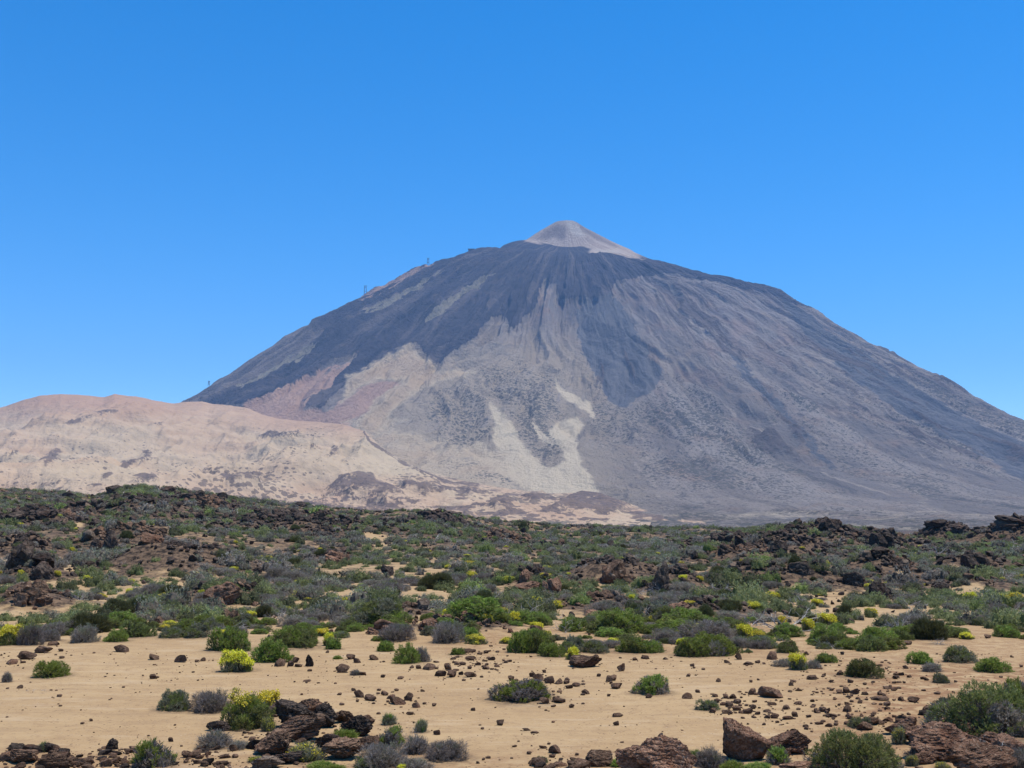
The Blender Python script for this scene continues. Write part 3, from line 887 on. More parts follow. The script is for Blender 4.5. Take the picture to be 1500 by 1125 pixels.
def blades(base, d, L, W, g, bend=0.15):
    """one kite-shaped leaf per row"""
    n = len(base)
    side = unit(np.cross(d, g.normal(size=(n, 3))))
    nor = np.cross(d, side)
    mid = base + d * (L * 0.5)[:, None] + nor * (bend * L)[:, None] * 0.5
    tip = base + d * L[:, None] - nor * (bend * L)[:, None] * 0.3
    V = np.stack([base, mid + side * (W / 2)[:, None], tip, mid - side * (W / 2)[:, None]], 1).reshape(-1, 3)
    Fq = np.arange(4 * n).reshape(n, 4)
    return V, Fq


def tubes(a, b, ra, rb):
    """three-sided tapered twigs from a to b"""
    n = len(a)
    d = unit(b - a)
    ref = np.where(np.abs(d[:, 2:3]) > 0.9, np.array([[1.0, 0, 0]]), np.array([[0, 0, 1.0]]))
    s = unit(np.cross(d, ref))
    t = np.cross(d, s)
    rows = []
    for k in range(3):
        c, q = math.cos(k * 2.0944), math.sin(k * 2.0944)
        o = s * c + t * q
        rows.append(a + o * np.reshape(ra, (-1, 1)))
        rows.append(b + o * np.reshape(rb, (-1, 1)))
    V = np.stack(rows, 1).reshape(-1, 3)
    i = np.arange(n)[:, None] * 6
    Fq = np.concatenate([np.concatenate([i + 2 * k, i + (2 * k + 2) % 6, i + (2 * k + 3) % 6, i + 2 * k + 1], 1) for k in range(3)])
    return V, Fq


def pick(g, pal, n):
    """n colours drawn between the rows of a palette"""
    pal = np.asarray(pal, float)
    k = g.integers(0, len(pal), n)
    j = g.integers(0, len(pal), n)
    w = g.uniform(0, 1, (n, 1)) ** 1.5
    c = pal[k] * (1 - w) + pal[j] * w
    c = c * g.uniform(0.75, 1.25, (n, 1))
    return np.concatenate([c, np.ones((n, 1))], 1)


GREEN = [(0.223, 0.263, 0.068), (0.277, 0.311, 0.095), (0.176, 0.209, 0.062), (0.324, 0.344, 0.124), (0.236, 0.236, 0.115)]
BRIGHT = [(0.267, 0.358, 0.057), (0.332, 0.423, 0.086), (0.215, 0.293, 0.052), (0.39, 0.423, 0.137)]
SAGE = [(0.234, 0.24, 0.15), (0.282, 0.288, 0.192), (0.192, 0.198, 0.12), (0.336, 0.33, 0.246)]
GREYS = [(0.28, 0.237, 0.207), (0.37, 0.325, 0.291), (0.213, 0.179, 0.157), (0.448, 0.403, 0.37), (0.241, 0.213, 0.151)]
DARKG = [(0.106, 0.119, 0.04), (0.138, 0.147, 0.056), (0.085, 0.095, 0.035), (0.156, 0.156, 0.073)]
BARK = [(0.11, 0.085, 0.065), (0.16, 0.13, 0.11), (0.075, 0.058, 0.045), (0.21, 0.18, 0.155)]
BONE = [(0.50, 0.46, 0.42), (0.38, 0.345, 0.31), (0.62, 0.58, 0.54), (0.28, 0.25, 0.225)]
YELLOW = [(0.92, 0.80, 0.04), (0.95, 0.86, 0.06), (0.85, 0.74, 0.05), (0.92, 0.85, 0.20)]
PALEY = [(0.62, 0.52, 0.12), (0.50, 0.44, 0.14), (0.68, 0.58, 0.16)]
GRASSY = [(0.15, 0.269, 0.037), (0.2, 0.338, 0.056), (0.125, 0.213, 0.037)]


def lobes_dome(g, n=5, spread=0.30, h=0.55):
    """a cushion: one main dome and smaller ones round it; unit width about 1"""
    L = [(g.uniform(-.06, .06), g.uniform(-.06, .06), 0.29, 0.29, h * 0.92)]
    for k in range(n + 3):
        a = 2 * math.pi * (k + g.uniform(0, 0.9)) / (n + 3)
        d = g.uniform(0.55, 1.1) * spread
        r = g.uniform(0.12, 0.22)
        L.append((d * math.cos(a), d * math.sin(a), r, r * g.uniform(0.85, 1.15), h * g.uniform(0.38, 1.02)))
    return L


def dome_points(g, lobes, n):
    """points and outward directions on the outside of the joined domes"""
    P, Nn = [], []
    w = np.array([l[2] * l[3] + l[2] * l[4] for l in lobes])
    w = w / w.sum()
    got = 0
    while got < n:
        k = g.choice(len(lobes), n, p=w)
        L = np.array(lobes)[k]
        z = g.uniform(-0.05, 1, n)
        a = g.uniform(0, 2 * math.pi, n)
        s = np.sqrt(np.clip(1 - z * z, 0, 1))
        q = np.stack([s * np.cos(a), s * np.sin(a), z], -1)
        depth = 1 - 0.28 * g.uniform(0, 1, n) ** 2
        p = np.stack([L[:, 0] + q[:, 0] * L[:, 2] * depth, L[:, 1] + q[:, 1] * L[:, 3] * depth, np.clip(q[:, 2], 0, 1) * L[:, 4] * depth], -1)
        ok = np.ones(n, bool)
        for l in lobes:
            e = ((p[:, 0] - l[0]) / l[2]) ** 2 + ((p[:, 1] - l[1]) / l[3]) ** 2 + (p[:, 2] / l[4]) ** 2
            ok &= e > 0.50
        nn = unit(np.stack([q[:, 0] / L[:, 2], q[:, 1] / L[:, 3], q[:, 2] / L[:, 4]], -1))
        P.append(p[ok])
        Nn.append(nn[ok])
        got += int(ok.sum())
    return np.concatenate(P)[:n], np.concatenate(Nn)[:n]


def foliage(g, lobes, shoots, leaves, leaf, width, pal, pal2=None, split=0.5, upright=0.55, spread=0.7, shoot=0.09, seed=0):
    """leafy shoots over the domes: every shoot carries a whorl of narrow leaves"""
    P, Nn = dome_points(g, lobes, shoots)
    rag = fbm(P * 6.0 + seed * 1.7, 3, seed + 77)
    hollow = fbm(P * 4.0 - seed, 2, seed + 79)
    P = P + Nn * (rag * 0.085)[:, None]
    P = np.where((hollow < -0.33)[:, None], P * 0.80, P)
    P[:, 2] = np.maximum(P[:, 2], 0)
    up = np.array([0, 0, 1.0])
    d = unit(Nn * (1 - upright) + up * upright + g.normal(0, 0.22, P.shape))
    sl = shoot * g.uniform(0.6, 1.3, shoots) * np.where(g.uniform(0, 1, shoots) < 0.08, 1.8, 1.0)
    t = np.linspace(0.25, 1.0, leaves)[None, :] + g.uniform(-0.1, 0.1, (shoots, leaves))
    base = (P[:, None, :] + d[:, None, :] * (t * sl[:, None] - 0.6 * sl[:, None])[..., None]).reshape(-1, 3)
    dd = unit(d[:, None, :] + spread * g.normal(0, 1, (shoots, leaves, 3)) * 0.6).reshape(-1, 3)
    n = len(base)
    V, Fq = blades(base, dd, leaf * g.uniform(0.6, 1.3, n), width * g.uniform(0.7, 1.3, n), g)
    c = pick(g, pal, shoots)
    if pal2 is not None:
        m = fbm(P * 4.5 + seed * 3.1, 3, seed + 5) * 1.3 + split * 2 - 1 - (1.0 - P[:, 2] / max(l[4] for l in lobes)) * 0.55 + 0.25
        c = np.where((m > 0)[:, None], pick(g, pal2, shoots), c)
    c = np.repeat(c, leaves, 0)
    c[:, :3] *= g.uniform(0.8, 1.2, (n, 1))
    V[:, 2] = np.maximum(V[:, 2], -0.03)
    return V, Fq, np.repeat(c, 4, 0), P, d


def stems(g, lobes, n, r=0.008, pal=BARK, reach=1.0):
    P, Nn = dome_points(g, lobes, n)
    P = P * reach
    a = np.stack([P[:, 0] * 0.15, P[:, 1] * 0.15, np.zeros(n)], -1) + g.normal(0, 0.025, (n, 3)) * np.array([1, 1, 0])
    m = a * 0.45 + P * 0.55 + g.normal(0, 0.035, (n, 3))
    m[:, 2] = np.abs(m[:, 2])
    V1, F1 = tubes(a, m, np.full(n, r), np.full(n, r * 0.7))
    V2, F2 = tubes(m, P, np.full(n, r * 0.7), np.full(n, r * 0.3))
    c = np.repeat(pick(g, pal, n), 6, 0)
    return np.concatenate([V1, V2]), np.concatenate([F1, F2 + len(V1)]), np.concatenate([c, c])


def flowers(g, P, d, sel, per, size, pal, lift=0.03, spread=0.02):
    P, d = P[sel], d[sel]
    n = len(P) * per
    if n == 0:
        return np.zeros((0, 3)), np.zeros((0, 4), int), np.zeros((0, 4))
    b = np.repeat(P + d * lift, per, 0) + g.normal(0, spread, (n, 3))
    dd = unit(g.normal(0, 1, (n, 3)) + np.array([0, 0, 0.4]))
    V, Fq = blades(b, dd, np.full(n, size) * g.uniform(0.7, 1.3, n), np.full(n, size * 0.9), g, 0.05)
    return V, Fq, np.repeat(pick(g, pal, n), 4, 0)


def dead_wood(g, n=9, levels=4, length=0.36, r=0.017, flat=0.5, up=0.75):
    """bare crooked branches spreading from one root"""
    A, B, RA, RB = [], [], [], []
    tips = []
    for k in range(n):
        a = g.uniform(0, 2 * math.pi)
        e = g.uniform(0.25, 1.0) * up
        tips.append((np.array([0.05 * math.cos(a), 0.05 * math.sin(a), 0.0]), unit(np.array([math.cos(a), math.sin(a), e])), length * g.uniform(0.6, 1.1), r))
    for lev in range(levels):
        nxt = []
        for p, d, L, rr in tips:
            q = p
            for s in range(2):
                d = unit(d + g.normal(0, 0.22, 3) + np.array([0, 0, 0.06]))
                e = q + d * L * 0.5
                e[2] = max(e[2], 0.01)
                A.append(q), B.append(e), RA.append(rr), RB.append(rr * 0.8)
                q, rr = e, rr * 0.8
            for s in range(2 if lev else 3):
                nxt.append((q, unit(d + g.normal(0, 0.5, 3)), L * g.uniform(0.55, 0.8), rr * 0.85))
        tips = nxt
    V, Fq = tubes(np.array(A), np.array(B), np.array(RA), np.array(RB))
    c = np.repeat(pick(g, BONE, len(A)), 6, 0)
    w = max(np.ptp(V[:, 0]), np.ptp(V[:, 1]))
    V = V / w
    return V, Fq, c


def as_mesh(name, parts, mats):
    """parts: [(V, F, colours)], one material slot each"""
    off, Vs, Fs, Cs, mi = 0, [], [], [], []
    for k, (V, Fq, c) in enumerate(parts):
        if len(V) == 0:
            continue
        Vs.append(V)
        Fs.append(Fq + off)
        Cs.append(c)
        mi.append(np.full(len(Fq), k))
        off += len(V)
    return mesh_from(name, np.concatenate(Vs), [np.concatenate(Fs)], dict(tint=np.concatenate(Cs)), False, mats, np.concatenate(mi))


class Plant:
    """one kind of shrub: its part meshes, unit width, natural height"""

    def __init__(self, kind, parts, height):
        self.kind, self.parts, self.height = kind, parts, height


def build_plant(kind, seed, size, look):
    """size: rough width in metres the shape will be used at, so that leaves keep their real size"""
    g = np.random.default_rng(seed)
    k = 1.0 / size
    pal, pal2, split, fl = look.get('pal', GREEN), look.get('pal2'), look.get('split', 0.5), look.get('flower')
    h = look.get('h', 0.55)
    lob = lobes_dome(g, look.get('lobes', 5), look.get('spread', 0.30), h)
    dens = look.get('dens', 1.0)
    ns = int(min(5200, max(240, 1350 * size ** 1.6)) * dens)
    lv = look.get('leaves', 7)
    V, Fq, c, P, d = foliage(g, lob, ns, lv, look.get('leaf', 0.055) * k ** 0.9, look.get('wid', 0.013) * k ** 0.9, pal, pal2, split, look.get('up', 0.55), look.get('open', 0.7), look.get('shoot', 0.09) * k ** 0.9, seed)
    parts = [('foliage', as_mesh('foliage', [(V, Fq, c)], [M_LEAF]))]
    parts.append(('branches', as_mesh('branches', [stems(g, lob, int(90 + 90 * size), 0.007 * k, look.get('bark', BARK), 1.0)], [M_TWIG])))
    if fl:
        amount, fpal, fsize = fl
        m = fbm(P * 3.2 + seed, 2, seed + 61) * 0.8 + (P[:, 2] / h) * 1.6
        sel = np.nonzero((m > np.quantile(m, 1 - amount * 0.65)) & (g.uniform(0, 1, len(P)) < 0.7))[0]
        parts.append(('blossom', as_mesh('blossom', [flowers(g, P, d, sel, look.get('per', 7), fsize * k ** 0.9, fpal, 0.07 * k ** 0.9, 0.028 * k ** 0.9)], [M_PETAL])))
    return Plant(kind, parts, float(V[:, 2].max()))


def build_dead(seed, **kw):
    g = np.random.default_rng(seed)
    V, Fq, c = dead_wood(g, **kw)
    return Plant('dead_shrub', [('branches', as_mesh('branches', [(V, Fq, c)], [M_TWIG]))], float(V[:, 2].max()))

# ================================================================== KINDS OF PLANTS
LOOKS = dict(
    green=dict(up=0.38, shoot=0.075, pal=GREEN, pal2=BRIGHT, split=0.52, h=0.55, leaf=0.060, wid=0.015),
    bright=dict(up=0.38, shoot=0.075, pal=GREEN, pal2=BRIGHT, split=0.85, h=0.58, leaf=0.060, wid=0.015),
    deep=dict(up=0.4, shoot=0.075, pal=GREEN, pal2=DARKG, split=0.35, h=0.55),
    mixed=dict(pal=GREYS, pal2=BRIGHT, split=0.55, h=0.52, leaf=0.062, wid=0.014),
    sage=dict(up=0.4, shoot=0.075, pal=SAGE, pal2=GREEN, split=0.45, h=0.55, leaf=0.055, wid=0.013),
    grey=dict(pal=GREYS, pal2=SAGE, split=0.25, h=0.55, leaf=0.085, wid=0.008, up=0.5, open=0.6, shoot=0.13),
    flower=dict(pal=GREEN, pal2=SAGE, split=0.4, h=0.62, flower=(0.62, YELLOW, 0.030), per=9),
    lightflower=dict(pal=GREEN, pal2=BRIGHT, split=0.45, h=0.60, flower=(0.17, YELLOW, 0.028), per=8),
    gold=dict(pal=GREEN, pal2=SAGE, split=0.5, h=0.6, flower=(0.72, YELLOW, 0.040), per=11),
    tuft=dict(pal=SAGE, pal2=GRASSY, split=0.4, h=0.85, leaf=0.17, wid=0.008, up=0.9, open=0.22, shoot=0.2, spread=0.2, dens=0.8, flower=(0.55, PALEY, 0.016), per=4),
    yellowtuft=dict(pal=SAGE, pal2=GREEN, split=0.45, h=0.75, leaf=0.13, wid=0.008, up=0.85, open=0.3, shoot=0.2, spread=0.25, flower=(0.72, YELLOW, 0.026), per=7),
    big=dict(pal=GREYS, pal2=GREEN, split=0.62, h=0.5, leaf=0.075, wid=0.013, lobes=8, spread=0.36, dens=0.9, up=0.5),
    grass=dict(pal=GRASSY, pal2=BRIGHT, split=0.6, h=0.6, leaf=0.17, wid=0.013, up=0.75, open=0.35, shoot=0.18),
    broom=dict(pal=DARKG, h=0.6, leaf=0.13, wid=0.009, up=0.6, open=0.3, shoot=0.16, dens=1.25, lobes=3, spread=0.25),
)
KIND_OF = dict(green='green_shrub', bright='green_shrub', deep='green_shrub', mixed='green_shrub', sage='green_shrub', grey='grey_shrub', flower='flowering_shrub', gold='flowering_shrub', lightflower='flowering_shrub',
               tuft='flowering_tuft', yellowtuft='flowering_shrub', big='green_shrub', grass='grass_tuft', broom='broom_shrub', dead='dead_shrub')
CAT_OF = dict(green_shrub='shrub', grey_shrub='shrub', flowering_shrub='shrub', flowering_tuft='plant', grass_tuft='grass', broom_shrub='shrub', dead_shrub='dead bush', rock='rock', boulder='boulder', lava_outcrop='rock', lava_rock='rock')
GROUP_OF = dict(green_shrub='green cushion shrubs', grey_shrub='grey dry shrubs', flowering_shrub='yellow-flowered shrubs', flowering_tuft='thin flowering tufts', grass_tuft='green grassy tufts', broom_shrub='dark broom bushes',
                dead_shrub='bleached dead bushes', rock='rocks lying on the sand', boulder='large boulders', lava_outcrop='lava outcrops in the scrub', lava_rock='lava rocks in the scrub')
_PL = {}


def plant(look, size, var=0):
    sc = 0 if size < 0.85 else 1 if size < 1.6 else 2
    key = (look, sc, var % (3 if sc < 2 else 2))
    if key not in _PL:
        seed = 1000 + sum(ord(ch) for ch in look) * 13 + sc * 101 + key[2] * 7
        _PL[key] = build_dead(seed, n=10, levels=4) if look == 'dead' else build_plant(KIND_OF[look], seed, (0.6, 1.15, 2.0)[sc], LOOKS[look])
    return _PL[key]


THINGS = []      # every individual: dict(o, kind, noun, u, v, w, h, label, mark)


def register(o, kind, noun, u, v, w, h, label=None, mark=None):
    o['category'] = CAT_OF[kind]
    o['group'] = GROUP_OF[kind]
    THINGS.append(dict(o=o, kind=kind, noun=noun, u=u, v=v, w=w, h=h, label=label, mark=mark))


def put_plant(look, u, v, w, h, noun, label=None, mark=None, yaw=None, deep=None):
    """a plant whose foot shows at (u, v) and which is w by h picture pixels"""
    q = hit(u, v)
    zc = project(q[None, :])[2][0]
    wm, hm = w * zc / F, h * zc / F * 0.87
    pl = plant(look, wm, int(RNG.integers(0, 9)))
    root = bpy.data.objects.new(pl.kind, None)
    dy = wm * (deep or RNG.uniform(0.75, 1.0))
    dirv = np.array([q[0], q[1]]) / np.hypot(q[0], q[1])
    x, y = q[:2] + dirv * dy * 0.36
    root.location = (x, y, float(ground_z(x, y)) - 0.02)
    root.rotation_euler = (0, 0, yaw if yaw is not None else RNG.uniform(-0.5, 0.5) + (math.pi if RNG.uniform() < 0.5 else 0))
    root.scale = (wm * 0.96, dy * 0.96, hm / pl.height)
    root.empty_display_size = 0.3
    link(root)
    for nm, me in pl.parts:
        new_obj(nm, me, root)
    register(root, pl.kind, noun, u, v, w, h, label, mark)
    return root


_RK = {}


def outcrop_mesh(seed, mat):
    g = np.random.default_rng(seed)
    Vs, Fs, off = [], [], 0
    for k in range(9):
        V, Fq = rock_arrays(seed * 10 + k, 4, 8, 0.32, 0.16, (1, .85, g.uniform(.6, 1.1)))
        s = g.uniform(0.32, 0.62) if k else 0.7
        d = g.uniform(0.0, 0.36) if k else 0
        a = g.uniform(0, 6.28)
        V = V * np.array([s, s, s * g.uniform(0.8, 1.5)])
        V[:, 2] += V[:, 0] * g.uniform(-.5, .5)
        V[:, 0] += d * math.cos(a)
        V[:, 1] += d * math.sin(a)
        V[:, 2] -= d * 0.8 * s
        Vs.append(V), Fs.append(Fq + off)
        off += len(V)
    V = np.concatenate(Vs)
    V[:, :2] /= np.ptp(V[:, 0])
    V[:, 2] = V[:, 2] / V[:, 2].max()
    V[:, 2] = np.where(V[:, 2] < 0, V[:, 2] - 0.3, V[:, 2])
    return mesh_from('lava_outcrop', V, [np.concatenate(Fs)], None, False, [mat])


def rock_variant(style, var):
    key = (style, var)
    if key not in _RK:
        s = 500 + var * 31 + len(style) * 7
        if style == 'block':
            _RK[key] = rock_mesh('rock', M_ROCK, seed=s, sub=4, cuts=13, rough=0.14, dims=(1, .85, .7), deep=(0.36, 0.7))
        elif style == 'flat':
            _RK[key] = rock_mesh('rock', M_ROCK, seed=s, sub=4, cuts=12, rough=0.2, dims=(1, .8, .4), deep=(0.36, 0.75))
        elif style == 'round':
            _RK[key] = rock_mesh('rock', M_ROCK, seed=s, sub=4, cuts=9, rough=0.14, dims=(1, .9, .7), deep=(0.45, 0.8))
        elif style == 'spire':
            _RK[key] = rock_mesh('rock', M_LAVA, seed=s, sub=5, cuts=3, rough=0.4, ridge=0.3, dims=(.8, .7, 1.1))
        elif style == 'rough':
            _RK[key] = rock_mesh('rock', M_ROCK, seed=s, sub=5, cuts=11, rough=0.25, ridge=0.12, layers=0.04, dims=(1, .8, .6))
        elif style == 'crag':
            _RK[key] = outcrop_mesh(s, M_LAVA)
        elif style == 'lava':
            _RK[key] = rock_mesh('lava_rock', M_LAVA, seed=s, sub=4, cuts=11, rough=0.3, ridge=0.12, dims=(1, .8, .75))
        elif style == 'redlava':
            _RK[key] = rock_mesh('lava_rock', M_ROCK, seed=s, sub=4, cuts=11, rough=0.3, ridge=0.12, dims=(1, .8, .7))
        elif style == 'redcrag':
            _RK[key] = outcrop_mesh(s, M_BOULDER if var % 2 else M_ROCK)
        elif style == 'pale':
            _RK[key] = rock_mesh('lava_rock', M_GREY, seed=s, sub=4, cuts=12, rough=0.15, dims=(1, .8, .7))
    return _RK[key]


def put_rock(u, v, w, h, style=None, noun=None, label=None, mark=None, kind='rock', tilt=0.12, me=None, sink=0.3, yaw=None):
    q = hit(u, v)
    zc = project(q[None, :])[2][0]
    wm, hm = w * zc / F, h * zc / F
    if style is None:
        style = 'flat' if h < 0.42 * w else ('block' if RNG.uniform() < 0.65 else 'round')
    me = me or rock_variant(style, int(RNG.integers(0, 6)))
    o = bpy.data.objects.new(kind, me)
    dy = max(wm * RNG.uniform(0.7, 1.0), 0.03)
    dirv = np.array([q[0], q[1]]) / np.hypot(q[0], q[1])
    x, y = q[:2] + dirv * dy * 0.4
    hz = hm * (1 + sink)
    o.location = (x, y, float(ground_z(x, y)) - hm * sink)
    o.rotation_euler = (RNG.uniform(-tilt, tilt), RNG.uniform(-tilt, tilt), yaw if yaw is not None else RNG.uniform(-0.6, 0.6) + (math.pi if RNG.uniform() < 0.5 else 0))
    o.scale = (wm, dy, hz)
    link(o)
    if noun is None:
        size = 'tiny' if w < 7 else 'small' if w < 12 else 'mid-sized' if w < 19 else 'big'
        shape = {'flat': 'flat', 'block': 'blocky', 'round': 'rounded', 'rough': 'craggy', 'spire': 'pointed', 'lava': 'dark', 'redlava': 'reddish', 'pale': 'pale', 'crag': 'jagged dark', 'redcrag': 'reddish jagged'}[style]
        noun = f'{size} {shape} brown rock' if kind == 'rock' else f'{size} {shape} rock'
    register(o, kind, noun, u, v, w, h, label, mark)
    return o


